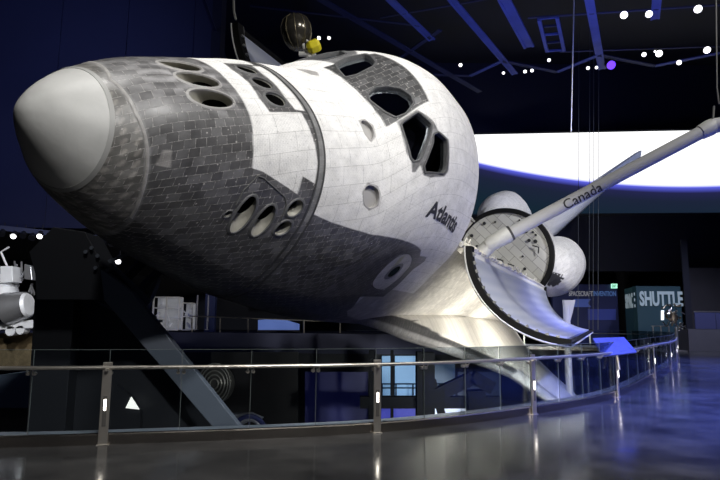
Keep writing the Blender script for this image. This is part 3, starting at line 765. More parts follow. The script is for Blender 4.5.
b.inputs['Specular IOR Level'].default_value = .38; L = nt.links; L.new(tc.outputs['Object'], n1.inputs['Vector']); L.new(tc.outputs['Object'], n2.inputs['Vector']); L.new(n1.outputs['Fac'], cr.inputs[0]); L.new(cr.outputs[0], b.inputs['Base Color'])
L.new(n1.outputs['Fac'], rr.inputs['Value']); L.new(rr.outputs[0], b.inputs['Roughness']); L.new(n2.outputs['Fac'], bp.inputs['Height']); L.new(bp.outputs['Normal'], b.inputs['Normal'])
from mathutils.geometry import tessellate_polygon
outer = [Vector((-40, 46.5)), Vector((-40, 62)), Vector((62, 62)), Vector((62, -8)), Vector((-40, -8)), Vector((-40, 5.0))]
poly = [Vector((p.x, p.y, 0)) for p in EDGE]+[Vector((p.x, p.y, 0)) for p in outer]
tris = tessellate_polygon([poly]); n = len(poly)
vs = poly+[p+Vector((0, 0, -.7)) for p in poly]
fs = [tuple(t) for t in tris]+[tuple(i+n for i in reversed(t)) for t in tris]+[(i, (i+1) % n, (i+1) % n+n, i+n) for i in range(n)]
struct(MB().add(vs, fs).build('floor', M_FLOOR))
M_DARK = mat('hall_dark', (.012, .013, .02), .8); M_NAVY = mat('hall_navy', (.022, .026, .06), .75, 0, 0, 20, .25, .25)
M_PIT = mat('pit_floor_dark', (.02, .022, .032), .35, 0, 0, 20, .3, .5)
struct(MB().box((-40, 0, -6.3), (62, 62, -6)).build('trim_1', M_PIT))
struct(MB().box((-40, 61, -6), (62, 61.5, 24)).build('wall_back', M_DARK))
struct(MB().box((-40.5, -8, -6), (-40, 61.5, 24)).build('wall_left', M_DARK))
struct(MB().box((62, -8, -6), (62.5, 61.5, 24)).build('wall_right', M_DARK))
struct(MB().box((-40.5, -8, 24), (62.5, 61.5, 24.4)).build('ceiling', M_DARK))
# high blue wall on the left with its soffit
wx1 = at(214, 100, 30).x; zl = at(60, 228, 30).z
mb = MB().box((-40, 30, zl), (wx1, 30.4, 24))
for i in range(9): mb.box((-38+i*3.6, 29.95, zl), (-37.9+i*3.6, 30, 24))
struct(mb.build('wall_upper', M_NAVY))
struct(MB().box((-40, 30.4, zl), (wx1, 61, zl+.3)).build('trim_2', M_DARK))
struct(MB().box((wx1-.2, 29.6, zl), (wx1+.3, 30.6, 24)).build('trim_3', M_DARK))

# ------------------------------------------------------------------ glowing screen with the planet's limb
p0, p1 = at(395, 132, 48), at(760, 128, 45.5); zt0, zb0 = at(470, 135, 47.5).z, at(600, 213, 46.6).z
zt1 = at(720, 130, 45.8).z
M_SCR = bpy.data.materials.new('screen_image'); M_SCR.use_nodes = True; nt = M_SCR.node_tree; nt.nodes.clear(); L = nt.links
def nmath(op, a, b_=None):
    n_ = nt.nodes.new('ShaderNodeMath'); n_.operation = op
    for i, v in enumerate((a, b_)):
        if v is None: continue
        if isinstance(v, (int, float)): n_.inputs[i].default_value = v
        else: L.new(v, n_.inputs[i])
    return n_.outputs[0]
ax_, az_ = [], []
for px, py in [(478,163),(520,171),(560,178),(600,183),(650,186),(700,186.5)]:
    x = (p0.x+p1.x)/2
    for _ in range(8):
        f = (x-p0.x)/(p1.x-p0.x); q = at(px, py, p0.y+(p1.y-p0.y)*f); x = q.x
    ax_.append(q.x); az_.append(q.z)
pf = np.polyfit(ax_, az_, 2)
geo = nt.nodes.new('ShaderNodeTexCoord'); sp2 = nt.nodes.new('ShaderNodeSeparateXYZ'); L.new(geo.outputs['Object'], sp2.inputs[0])
X_, Z_ = sp2.outputs['X'], sp2.outputs['Z']
arc = nmath('ADD', nmath('ADD', nmath('MULTIPLY', nmath('MULTIPLY', X_, X_), float(pf[0])), nmath('MULTIPLY', X_, float(pf[1]))), float(pf[2]))
h = nmath('SUBTRACT', Z_, arc)
rp = nt.nodes.new('ShaderNodeValToRGB'); mr = nt.nodes.new('ShaderNodeMapRange'); mr.inputs['From Min'].default_value = -3; mr.inputs['From Max'].default_value = 1; L.new(h, mr.inputs['Value']); L.new(mr.outputs[0], rp.inputs[0])
E_ = rp.color_ramp.elements; E_[0].position = 0; E_[0].color = (.005, .013, .022, 1); E_[1].position = 1; E_[1].color = (1, 1, 1, 1)
for pos, c in [(.45, (.008, .012, .028, 1)), (.62, (.012, .013, .05, 1)), (.73, (.07, .08, .5, 1)), (.77, (.6, .62, 1, 1)), (.83, (1, 1, 1, 1))]:
    e = rp.color_ramp.elements.new(pos); e.color = c
em = nt.nodes.new('ShaderNodeEmission'); em.inputs['Strength'].default_value = 1.5; ou = nt.nodes.new('ShaderNodeOutputMaterial'); L.new(rp.outputs[0], em.inputs[0]); L.new(em.outputs[0], ou.inputs[0])
scr = empty('projection_screen', (0, 0, 0)); tag(scr, 'huge wide screen glowing white with a blue curved horizon behind the spacecraft tail', 'screen')
mb = MB().prism([(p0.x, p0.y, zb0), (p1.x, p1.y, zb0), (p1.x, p1.y, zt1), (p0.x, p0.y, zt0)], (0, .15, 0)); mb.build('screen_image', M_SCR, scr)
MB().prism([(p0.x, p0.y+.16, zb0-.2), (p1.x, p1.y+.16, zb0-.2), (p1.x, p1.y+.16, zt1+.2), (p0.x, p0.y+.16, zt0+.2)], (0, .2, 0)).build('screen_back', M_DARK, scr)
struct(MB().box((-3, 48.4, 6), (62, 48.8, 24)).build('trim_4', mat('navy_header', (.016, .018, .04), .8)))

# ------------------------------------------------------------------ railing round the pit
M_STEEL = mat('brushed_steel', (.62, .58, .52), .33, .9, .05, 50, .08, 9)
M_RAILG = glass_mat('railing_glass', (.90, .94, .96), .02, .09)
M_EDGEG = mat('glass_edge', (.10, .12, .12), .3)
M_LED = mat('led_slot', (1, .95, .85), .5, emit=(1, .93, .8), es=12)
rail = empty('glass_railing', (.25, 9, 0)); tag(rail, 'long curved glass railing with round steel handrail and lit posts along the pit edge', 'railing')
def RP(name, mb, m, smooth=False, bevel=0, par=None):
    o = mb.build(name, m, None, smooth, bevel); o.parent = par or rail
    o.matrix_parent_inverse = Matrix.Translation(-rail.location) if par is None else Matrix.Identity(4)
    return o
def EP(s, off=0, z=0):
    p = EF(s); t = (EF(min(s+.05, EL-.01))-EF(max(s-.05, 0))).normalized(); nrm = Vector((t.y, -t.x))     # towards the walkway
    return Vector((p.x+nrm.x*off, p.y+nrm.y*off, z)), Vector((t.x, t.y, 0)), Vector((nrm.x, nrm.y, 0))
def ribbon(s0, s1, prof, step=.25):
    k = max(2, int((s1-s0)/step)+1); vs = []; m_ = len(prof)
    for i in range(k):
        s = s0+(s1-s0)*i/(k-1)
        for o_, z in prof: vs.append(EP(s, o_, z)[0])
    fs = [(i*m_+j, i*m_+(j+1) % m_, (i+1)*m_+(j+1) % m_, (i+1)*m_+j) for i in range(k-1) for j in range(m_)]
    fs += [tuple(range(m_)), tuple((k-1)*m_+j for j in range(m_))]
    return MB().add(vs, fs)
RP('base_channel', ribbon(2, EL-1, [(-.03, -.25), (.05, -.25), (.05, .125), (.035, .14), (-.03, .14)]), mat('channel_steel', (.42, .38, .34), .25, 1, .04, 40, .15, 5))
RP('base_lip', ribbon(2, EL-1, [(-.30, .0), (-.03, .0), (-.03, .132), (-.30, .132)]), mat('pale_ledge', (.5, .52, .58), .35))
hr = [EP(2+i*(EL-3)/300, .085, .985)[0] for i in range(301)]
RP('handrail', MB().tube(hr, .026, 12), M_STEEL, True)
posts = [s_near(*q) for q in ((-3.32, 7.98), (.25, 9), (3.1, 10.9), (5.74, 13.52), (9.1, 18.6))]
d0 = posts[1]-posts[0]; allp = [posts[0]-d0*k for k in (5, 4, 3, 2, 1)]+posts+[posts[-1]+4.6*k for k in range(1, 9)]
allp = [s for s in allp if 2.2 < s < EL-1.2]
for s in allp:
    c, t, nn = EP(s, .075); M = Matrix((t, nn, Vector((0, 0, 1)))).transposed().to_4x4(); M.translation = c
    po = RP('post', MB().box((-.058, -.014, 0), (.058, .014, 1.055), M).box((-.075, -.035, 0), (.075, .035, .012), M).box((-.02, .0, .94), (.02, .08, .975), M), M_STEEL, bevel=.004)
    for zz, hh, m_, nm_ in ((.24, .38, mat('slot_metal', (.2, .19, .18), .4, .8), 'lamp_housing'), (.44, .14, M_LED, 'lamp')):
        q = MB().box((-.024 if nm_ == 'lamp_housing' else -.014, .012, zz), (.024 if nm_ == 'lamp_housing' else .014, .022 if nm_ == 'lamp_housing' else .026, zz+hh), M).build(nm_, m_); q.parent = po
for i in range(len(allp)-1):
    a, b_ = allp[i], allp[i+1]; k = 4 if i < 11 else 3
    for j in range(k):
        s0, s1 = a+(b_-a)*j/k+.008, a+(b_-a)*(j+1)/k-.008
        g = RP('glass_panel', ribbon(s0, s1, [(-.006, .12), (.006, .12), (.006, 1.212), (-.006, 1.212)], .3), M_RAILG)
        e = MB()
        e.add(*[(lambda r: (r.v, r.f))(ribbon(s0, s1, [(-.007, 1.212), (.007, 1.212), (.007, 1.217), (-.007, 1.217)], .3))][0])
        for ss in (s0,): e.add(*(lambda r: (r.v, r.f))(ribbon(ss, ss+.006, [(-.007, .12), (.007, .12), (.007, 1.212), (-.007, 1.212)], .3)))
        q = e.build('glass_edge', M_EDGEG); q.parent = g
        for ss in (s0+.03, s1-.03):
            if i > 10: continue
            c, t, nn = EP(ss, 0); up = Vector((0, 0, .91))
            q = MB().tube([c+up-nn*.02, c+up+nn*.03], .026, 10).tube([c+up+nn*.03, c+nn*.085+Vector((0, 0, .97))], .009, 6).build('glass_clamp', M_STEEL, None, True); q.parent = g
# information board on the railing
ip = empty('information_panel', at(615, 356, 13.2)); tag(ip, 'tilted blue information panel fixed to the railing above the pit', 'sign')
c4 = [at(603, 356, 12.9), at(637, 352, 13.5), at(624, 337, 14.1), at(593, 338, 13.5)]
M_INFO = mat('info_blue', (.03, .04, .14), .9, 0, 0, 20, .5, 3, emit=(.05, .07, .45), es=.4)  # slight glow added, standing for blue light falling on the board
nn = (c4[1]-c4[0]).cross(c4[3]-c4[0]).normalized()
def under(par, name, mb, m, **k):
    o = mb.build(name, m, None, **k); o.parent = par; o.matrix_parent_inverse = Matrix.Translation(-par.location); return o
under(ip, 'board', MB().prism(c4, -nn*.03), M_INFO)
q4 = lambda u, v: c4[0].lerp(c4[1], u).lerp(c4[3].lerp(c4[2], u), v)+nn*.003
mi = mat('info_print', (.04, .05, .09), .8, spec=.1)
under(ip, 'printed_picture', MB().prism([q4(.55, .12), q4(.93, .12), q4(.8, .5), q4(.5, .42)], nn*.002), mi)
mb = MB()
for k in range(6): mb.prism([q4(.1, .86-k*.07), q4(.42-.05*(k % 3), .86-k*.07), q4(.42-.05*(k % 3), .84-k*.07), q4(.1, .84-k*.07)], nn*.002)
under(ip, 'printed_lines', mb, mi)
under(ip, 'bracket', MB().tube([q4(.5, .3)-nn*.04, q4(.5, .1)-nn*.04-Vector((0, 0, .35))], .03, 8), M_STEEL)

# ------------------------------------------------------------------ steel cradle under the nose
M_CRADLE = mat('cradle_paint', (.018, .02, .026), .6, 0, 0, 20, .15, .6); M_CRADLE2 = mat('cradle_blue_grey', (.13, .15, .19), .5)
cr_ = empty('steel_support_frame', at(120, 430, 10.5)); tag(cr_, 'massive dark steel support frame with slanting leg standing in the pit under the nose', 'support')
def pp(pts, Y): return [at(x, y, Y) for x, y in pts]
under(cr_, 'head_plate', MB().prism(pp([(53,227),(29,252),(35,274),(36,300),(100,300),(136,330),(130,297),(104,268),(85,232)], 10.4), (0, .7, 0)), M_CRADLE, bevel=.01)
under(cr_, 'upright_leg', MB().prism(pp([(35,290),(75,290),(62,470),(24,470)], 10.6), (0, .5, 0)), M_CRADLE, bevel=.01)
under(cr_, 'web_plate', MB().prism(pp([(60,285),(136,322),(175,372),(215,430),(240,470),(60,470)], 10.9), (0, .25, 0)), M_CRADLE)
under(cr_, 'slanting_leg', MB().prism(pp([(100,268),(132,292),(240,427),(275,470),(240,470),(215,430),(104,300)], 10.3), (0, .2, 0)), M_CRADLE2, bevel=.01)
under(cr_, 'gusset', MB().prism(pp([(98,430),(116,385),(131,397),(140,412),(141,470),(98,470)], 10.75), (0, .12, 0)), M_CRADLE)
for nm_, a, b_, w in (('strut', (141,320,11.2), (158,279,11.6), .1), ('strut', (104,300,10.8), (152,252,11.4), .16), ('strut', (118,312,10.8), (168,262,11.6), .12), ('strut', (108,262,10.8), (133,252,11), .06), ('strut', (112,266,10.9), (150,303,11), .09)):
    under(cr_, nm_, MB().bar(at(*a), at(*b_), w), M_CRADLE2 if w < .11 else M_CRADLE)
under(cr_, 'ledge', MB().bar(at(128, 321, 10.9), at(160, 321, 10.9), .3, .05), M_CRADLE2)
mb = MB()
for x, y in ((92,248),(98,256),(86,252),(96,268),(104,276),(108,270)): p = at(x, y, 10.4); mb.tube([p, p+Vector((0, -.03, 0))], .035, 8)
under(cr_, 'bolts', mb, M_CRADLE2)
mb = MB().prism(pp([(131,397),(125.5,408),(139,409.5)], 10.7), (0, .03, 0)); under(cr_, 'bright_gap', mb, mat('gap_glow', (1, .98, .9), .5, emit=(1, .97, .88), es=1.0))  # glowing plate added in place of a bright see-through gap in the frame
# more cradle steel under the middle, seen between the railing posts
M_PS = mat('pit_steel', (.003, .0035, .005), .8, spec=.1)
aft = empty('pit_support_truss', at(450, 400, 24)); tag(aft, 'dark steel truss in the pit beneath the wing, in front of lit blue panels', 'support')
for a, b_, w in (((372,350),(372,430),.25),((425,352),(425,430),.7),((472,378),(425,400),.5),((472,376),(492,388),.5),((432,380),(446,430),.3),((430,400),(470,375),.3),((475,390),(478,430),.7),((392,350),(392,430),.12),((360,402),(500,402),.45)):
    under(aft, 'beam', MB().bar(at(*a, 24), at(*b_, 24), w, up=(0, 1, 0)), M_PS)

# ------------------------------------------------------------------ lower level and far side of the pit
def panel(name, lab, cat, pts, Y, m, th=.15, grp=None, fr=None):
    c = at(*pts[0], Y); o = MB().prism([at(x, y, Y)-c for x, y in pts], (0, th, 0)).build(name, m); o.location = c; tag(o, lab, cat, grp); return o
def rect(x0, y0, x1, y1): return [(x0, y0), (x1, y0), (x1, y1), (x0, y1)]
def emi(name, c, s): return mat(name, c, .5, emit=c, es=s)
Yb = 34
zs1, zs0 = at(260, 333, Yb).z, at(260, 353, Yb).z
struct(MB().box((-40, Yb, zs0), (at(470, 340, Yb).x, 46, zs1)).build('trim_5', M_NAVY))
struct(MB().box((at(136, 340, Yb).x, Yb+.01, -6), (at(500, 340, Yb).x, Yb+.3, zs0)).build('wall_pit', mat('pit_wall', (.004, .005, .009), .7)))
panel('backlit_panel', 'pale blue backlit panel in the pit right beside the second railing post', 'light panel', rect(382,356,392,397), 33.6, emi('pale_blue_glow', (.16, .30, .50), .55), .1, 'pit light panels')
panel('backlit_panel', 'wide pale blue backlit panel in the pit behind the low rail', 'light panel', rect(395,356,421,397), 33.6, emi('pale_blue_glow2', (.18, .33, .55), .65), .1, 'pit light panels')
panel('backlit_panel', 'dim blue backlit panel in the pit right of the thick dark column', 'light panel', rect(431,362,455,397), 33.6, emi('dim_blue_glow', (.06, .10, .17), .5), .1, 'pit light panels')
panel('backlit_panel', 'faint grey blue panel in the pit beneath the wing edge', 'light panel', rect(458,372,500,397), 33.6, emi('faint_blue_glow', (.04, .055, .09), .5), .1, 'pit light panels')
panel('glowing_strip', 'deep violet blue glowing strip low in the pit', 'light panel', rect(379,408,421,424), 32.5, emi('violet_glow', (.03, .035, .30), .7), .1, 'low pit glow')
panel('glowing_strip', 'bright white glowing strip low in the pit under the wing', 'light panel', rect(431,408,497,424), 32.5, emi('white_glow', (.75, .78, 1), 1.1), .1, 'low pit glow')
# low rail in front of the panels
lr = empty('low_rail', at(400, 397, 33)); tag(lr, 'thin dark low rail in front of the pale blue pit panels', 'railing')
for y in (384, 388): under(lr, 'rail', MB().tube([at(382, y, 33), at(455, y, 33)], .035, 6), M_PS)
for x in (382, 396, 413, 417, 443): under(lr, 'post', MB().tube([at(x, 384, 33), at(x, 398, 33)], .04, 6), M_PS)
# blue glowing display and small marks
panel('blue_display', 'deep blue lit display panel low in the pit left of the second railing post', 'display', rect(305,372,368,430), 30, emi('blue_display', (.008, .010, .08), .16), .1)
panel('dark_display', 'black display board with faint silver swirl in the pit', 'display', rect(211,352,298,430), 30.5, mat('black_board', (.012, .012, .014), .4), .1)
sw = empty('silver_disc', at(216, 392, 30)); tag(sw, 'silver disc of concentric rings leaning behind the slanting blue grey leg', 'exhibit')
cc = at(214, 384, 30.1)
for k, r in enumerate((.25, .45, .65, .85, 1.0)):
    under(sw, 'ring', MB().tube([cc+Vector((r*.8*math.cos(a), 0, r*math.sin(a))) for a in [2*PI*i/32 for i in range(33)]], .035, 6, False), mat('silver_ring', (.8, .8, .76), .35, .8))
under(sw, 'disc', MB().tube([cc+Vector((0, .05, 0)), cc+Vector((0, .15, 0))], 1.0, 32), mat('disc_silver', (.16, .16, .15), .4, .6))
wh = empty('wheel_arch', at(250, 435, 20)); tag(wh, 'white and blue arched wheel housing at the foot of the slanting leg', 'exhibit')
c_ = at(249, 433, 20)
arc_ = lambda r, y: [c_+Vector((r*math.cos(a), y, r*math.sin(a))) for a in [PI*i/20 for i in range(21)]]
under(wh, 'tyre', MB().tube(arc_(.52, 0), .09, 10), mat('blue_tyre', (.07, .09, .3), .4), smooth=True)
under(wh, 'arch', MB().tube(arc_(.42, -.05), .05, 10), mat('pale_arch', (.5, .52, .6), .4), smooth=True)
under(wh, 'spokes', MB().bar(c_, c_+Vector((.3, 0, .3)), .05).bar(c_, c_+Vector((0, 0, .42)), .05).bar(c_, c_+Vector((-.3, 0, .3)), .05), mat('blue_tyre', (.07, .09, .3), .4))
under(wh, 'fender', MB().prism([at(228,415,20), at(250,414,20), at(262,419,20), at(252,420,20), at(240,426,20), at(236,421,20)], (0, .4, 0)), mat('pale_arch', (.5, .52, .6), .4))
# opposite deck: cases, poles, blue kiosk, rail
M_WF = mat('case_frame_white', (.7, .7, .72), .5); M_CASEIN = mat('case_inside', (.45, .46, .5), .6, 0, 0, 20, .5, 2, emit=(.45, .47, .52), es=.18)
def case(x0, y0, x1, y1, Y, nb, ns, lab):
    c = at((x0+x1)/2, y1, Y); e = empty('display_case', c); tag(e, lab, 'display case')
    a, b_ = at(x0, y0, Y), at(x1, y1, Y)
    under(e, 'back', MB().box((a.x, Y+.7, b_.z), (b_.x, Y+.8, a.z)), M_CASEIN)
    for i in range(nb+1):
        x = a.x+(b_.x-a.x)*i/nb; under(e, 'upright', MB().box((x-.04, Y-.04, b_.z), (x+.04, Y+.04, a.z)), M_WF)
    for i in range(ns+1):
        z = b_.z+(a.z-b_.z)*i/ns; under(e, 'shelf', MB().box((a.x, Y, z-.03), (b_.x, Y+.7, z+.03)), M_WF)
    rr = random.Random(int(x0))
    for i in range(5):
        x = rr.uniform(a.x+.1, b_.x-.1); z = rr.uniform(b_.z+.1, a.z-.3); under(e, 'exhibit_piece', MB().tube([(x, Y+.3, z), (x+rr.uniform(-.3, .3), Y+.4, z+rr.uniform(.1, .4))], rr.uniform(.03, .1), 8), M_WF if i % 2 else M_CASEIN)
case(154, 297, 178, 330, 34.6, 2, 3, 'tall white framed lattice display case on the far deck')
case(183, 303, 191, 330, 34.8, 1, 2, 'narrow white framed display case right of the tall lattice case')
for x, lab in ((196, 'left of two thin grey poles beside the display cases'), (207, 'right of two thin grey poles beside the display cases')):
    c = at(x, 330, 34.5); o = MB().tube([(0, 0, 0), (0, 0, at(x, 295, 34.5).z-c.z)], .05, 8).box((-.09, -.09, 0), (.09, .09, .05)).build('pole', mat('pole_grey', (.3, .3, .33), .5), None, True); o.location = c; tag(o, lab, 'pole', 'poles on the far deck')
fr = empty('far_railing', at(250, 333, 34.3)); tag(fr, 'thin pale railing on the far deck left of the wing', 'railing')
under(fr, 'rail', MB().tube([at(190, 316, 34.3), at(345, 322, 34.3)], .03, 6), M_STEEL)
for x in (192, 220, 248, 304, 340): under(fr, 'post', MB().tube([at(x, 318, 34.3), at(x, 333, 34.3)], .045, 6), M_STEEL)
bk = empty('blue_kiosk', at(278, 331, 35)); tag(bk, 'low curved top blue lit kiosk on the far deck between railing posts', 'kiosk')
under(bk, 'screen', MB().prism(pp([(258,320),(270,319),(286,320),(299,324),(299,330),(258,330)], 35), (0, .3, 0)), emi('kiosk_blue', (.07, .12, .34), .6))
under(bk, 'stand', MB().prism(pp([(257,330),(300,330),(300,334),(257,334)], 34.9), (0, .5, 0)), M_DARK)
struct(MB().box((at(204, 330, 36).x, 36, zs1), (at(214, 330, 36).x, 36.4, 6)).build('trim_6', mat('blue_column', (.012, .018, .06), .6, emit=(.01, .015, .06), es=.1)))
# ------------------------------------------------------------------ far left exhibit
sat = empty('satellite_model', at(15, 335, 22)); tag(sat, 'white and silver satellite hardware on a pallet at the far left edge', 'satellite')
M_SW = mat('satellite_white', (.72, .73, .76), .45, .1, .2, 8, .2, 3); M_SS = mat('satellite_silver', (.5, .5, .52), .3, .8, .1, 8, .2, 3); M_SD = mat('satellite_dark', (.06, .06, .07), .5)
def sp(x, y, Y=22): return at(x, y, Y)
under(sat, 'drum', MB().tube([sp(7, 309), sp(27, 305)], [.62, .5], 28), M_SS, smooth=True)
under(sat, 'drum_end', MB().tube([sp(26.5, 305, 21.8), sp(29.5, 304.5, 21.8)], [.46, .40], 24), M_SW, smooth=True)
under(sat, 'tank', MB().lathe([(0, -.6), (.4, -.5), (.6, 0), (.4, .5), (0, .6)], Matrix.Translation(sp(3, 300, 22.4)), 20), M_SW, smooth=True)
under(sat, 'tank', MB().lathe([(0, -.5), (.35, -.35), (.5, 0), (.35, .35), (0, .5)], Matrix.Translation(sp(5, 285, 22.6)), 20), M_SW, smooth=True)
under(sat, 'pallet', MB().prism([sp(-6, 322), sp(34, 320), sp(34, 328), sp(-6, 330)], (0, 1, 0)), M_SW, bevel=.02)
under(sat, 'pallet_wheel', MB().tube([sp(10, 331), sp(10, 331)+Vector((0, .4, 0))], .18, 14), M_SW, smooth=True); under(sat, 'pallet_wheel', MB().tube([sp(20, 330), sp(20, 330)+Vector((0, .4, 0))], .16, 14), M_SW, smooth=True)
mb = MB(); rr = random.Random(4)
for i in range(14):
    x, y = rr.uniform(10, 33), rr.uniform(268, 298); under(sat, 'truss_rod', MB().bar(sp(x, y, 22.3), sp(x+rr.uniform(-5, 5), y+rr.uniform(-14, 14), 22.5), .06), M_SS)
under(sat, 'box', MB().prism([sp(0, 266), sp(12, 266), sp(13, 282), sp(0, 283)], (0, .6, 0)), M_SW, bevel=.02); under(sat, 'box', MB().prism([sp(24, 264), sp(31, 266), sp(32, 280), sp(24, 279)], (0, .4, 0)), M_SS, bevel=.02)
under(sat, 'boom', MB().tube([sp(7, 266), sp(1, 252), sp(9, 247)], .04, 8), M_SW); under(sat, 'black_box', MB().prism([sp(15, 300, 21.9), sp(22, 299, 21.9), sp(22, 306, 21.9), sp(15, 307, 21.9)], (0, .05, 0)), M_SS)
g = MB().prism([at(-30, 334, 23)-at(0, 350, 23), at(33, 334, 23)-at(0, 350, 23), at(33, 368, 23)-at(0, 350, 23), at(-30, 368, 23)-at(0, 350, 23)], (0, 3, 0)).build('crinkled_gold_backdrop', mat('crinkled_gold', (.17, .125, .07), .45, .2, 1, 6, .6, 5)); g.location = at(0, 350, 23)
tag(g, 'crinkled brown gold clad plinth under the satellite', 'plinth')
g = MB().prism([at(x, y, 17)-at(0, 390, 17) for x, y in ((-30, 379), (27, 372), (60, 372), (60, 408), (-30, 408))], (0, 4, 0)).build('pit_ledge', mat('ledge_blue_grey', (.26, .33, .46), .6)); g.location = at(0, 390, 17); struct(g); g.name = 'trim_7'
# hanging lamps under the soffit
def track_lamp(x, y, Y, lit, lab, grp='small spotlights under the left soffit'):
    c = at(x, y, Y); e = empty('track_spotlight', c); tag(e, lab, 'spotlight', grp)
    under(e, 'lamp_can', MB().tube([c+Vector((0, .1, .12)), c+Vector((.05, -.2, -.14))], [.14, .17], 12), M_DARKFIT, smooth=True)
    under(e, 'yoke', MB().tube([c+Vector((0, .1, .1)), c+Vector((0, .1, .5))], .03, 6), M_DARKFIT)
    if lit: under(e, 'lens', MB().tube([c+Vector((.05, -.2, -.14)), c+Vector((.055, -.24, -.17))], .13, 12), emi('lens_white', (1, 1, 1), 4))
lamps = [(3,232,0,'dark spotlight under the soffit at the left edge'),(15,234,1,'lit spotlight under the soffit above the satellite'),(24,234,0,'dark spotlight right of the lit one over the satellite'),(33,236,0,'dark spotlight under the soffit left of the frame head'),(41,234,1,'small lit spotlight beside the frame head'),(97,239,0,'leftmost dark spotlight right of the frame head'),(104,243,0,'dark spotlight second right of the frame head'),(112,242,0,'dark spotlight near the hull underside'),(119,259,1,'small lit spotlight between the struts under the nose'),(124,245,0,'rightmost dark spotlight under the hull')]
for x, y, lit, lab in lamps: track_lamp(x, y, 29.5, lit, lab)
struct(MB().bar(at(-20, 226, 29.5), at(150, 243, 29.5), .15, .25).build('trim_8', mat('track_grey', (.12, .13, .17), .6)))
# ------------------------------------------------------------------ far right
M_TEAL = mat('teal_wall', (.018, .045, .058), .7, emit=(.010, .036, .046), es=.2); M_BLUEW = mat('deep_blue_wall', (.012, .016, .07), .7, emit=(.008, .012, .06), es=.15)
def text_obj(body, p, right, up, width, height, m, name, par, bold=.02):
    me = text_mesh(body, 1, .02, bold); xs_ = [v.co.x for v in me.vertices]; ys_ = [v.co.y for v in me.vertices]; x0, x1, y0, y1 = min(xs_), max(xs_), min(ys_), max(ys_)
    r, u = Vector(right).normalized(), Vector(up).normalized(); nn_ = r.cross(u)
    for v in me.vertices: v.co = Vector(p)+r*((v.co.x-x0)/(x1-x0)*width)+u*((v.co.y-y0)/(y1-y0)*height)+nn_*v.co.z
    o = link(name, me, m); o.parent = par; o.matrix_parent_inverse = Matrix.Translation(-par.location); return o
sg = empty('title_wall', at(655, 340, 42)); tag(sg, 'dark teal wall block with big pale SPACE SHUTTLE lettering', 'sign wall')
a, b_ = at(636, 286, 42), at(684, 345, 42); b_.z = .1
under(sg, 'wall_block', MB().box((a.x, 42, b_.z-.1), (b_.x, 42.6, a.z)), M_TEAL)
c = at(624, 284, 46)
under(sg, 'return_wall', MB().prism([(a.x, 42, b_.z-.1), (a.x, 42, a.z), (c.x, 46, a.z), (c.x, 46, b_.z-.1)], (.3, .2, 0)), M_TEAL)
M_LT = mat('pale_letters', (.25, .32, .35), .5, emit=(.42, .52, .58), es=.3)
p = at(640, 306, 41.9); q = at(683.3, 306, 41.9); hh = at(640, 291, 41.9).z-p.z
text_obj('SHUTTLE', p, (1, 0, 0), (0, 0, 1), q.x-p.x, hh, M_LT, 'lettering', sg, .035)
rv = Vector((a.x-c.x, -4, 0)); pw = Vector((c.x, 46, p.z))+rv*.12+Vector((-.1, -.08, -.1))
text_obj('SPACE', pw, rv, (0, 0, 1), rv.length*.8, hh*1.02, M_LT, 'lettering', sg, .035)
bw = empty('blue_sign_wall', at(590, 335, 47)); tag(bw, 'dim deep blue wall with a line of small sign lettering right of the aft pod', 'sign wall')
a, b_ = at(552, 284, 47), at(619, 326, 47)
under(bw, 'wall_block', MB().box((a.x, 47, 0), (b_.x, 47.5, a.z)), M_BLUEW)
p = at(569, 296, 46.9); q = at(593, 296, 46.9); hh = at(569, 291, 46.9).z-p.z
text_obj('SPACECRAFT', p, (1, 0, 0), (0, 0, 1), q.x-p.x, hh, mat('grey_letters', (.3, .3, .34), .5, emit=(.3, .3, .34), es=.35), 'lettering', bw)
p = at(593.6, 296, 46.9); q = at(616, 296, 46.9)
text_obj('INVENTION', p, (1, 0, 0), (0, 0, 1), q.x-p.x, hh, mat('blue_letters', (.06, .12, .3), .5, emit=(.06, .12, .3), es=.5), 'lettering', bw)
under(bw, 'banner', MB().prism(pp([(574,299),(591,299),(588,303),(591,307),(574,307)], 46.9), (0, .05, 0)), mat('banner_blue', (.05, .08, .3), .5, emit=(.05, .08, .28), es=.4))
under(bw, 'projected_picture', MB().prism(pp(rect(588,309,616,320), 46.9), (0, .05, 0)), mat('picture_blue', (.02, .03, .16), .5, emit=(.02, .03, .16), es=.4))
ex = empty('exit_sign', at(614.3, 286, 46.8)); tag(ex, 'small bright green lit exit sign above the blue wall', 'sign')
under(ex, 'sign_box', MB().prism(pp(rect(611.5,283.8,617.3,288.2), 46.8), (0, .1, 0)), emi('exit_glow', (.45, 1, .75), 1.3))
p = at(612, 287.6, 46.78); text_obj('EXIT', p, (1, 0, 0), (0, 0, 1), at(616.8, 287.6, 46.78).x-p.x, at(612, 284.5, 46.78).z-p.z, mat('exit_letters', (.02, .3, .15), .5), 'lettering', ex)
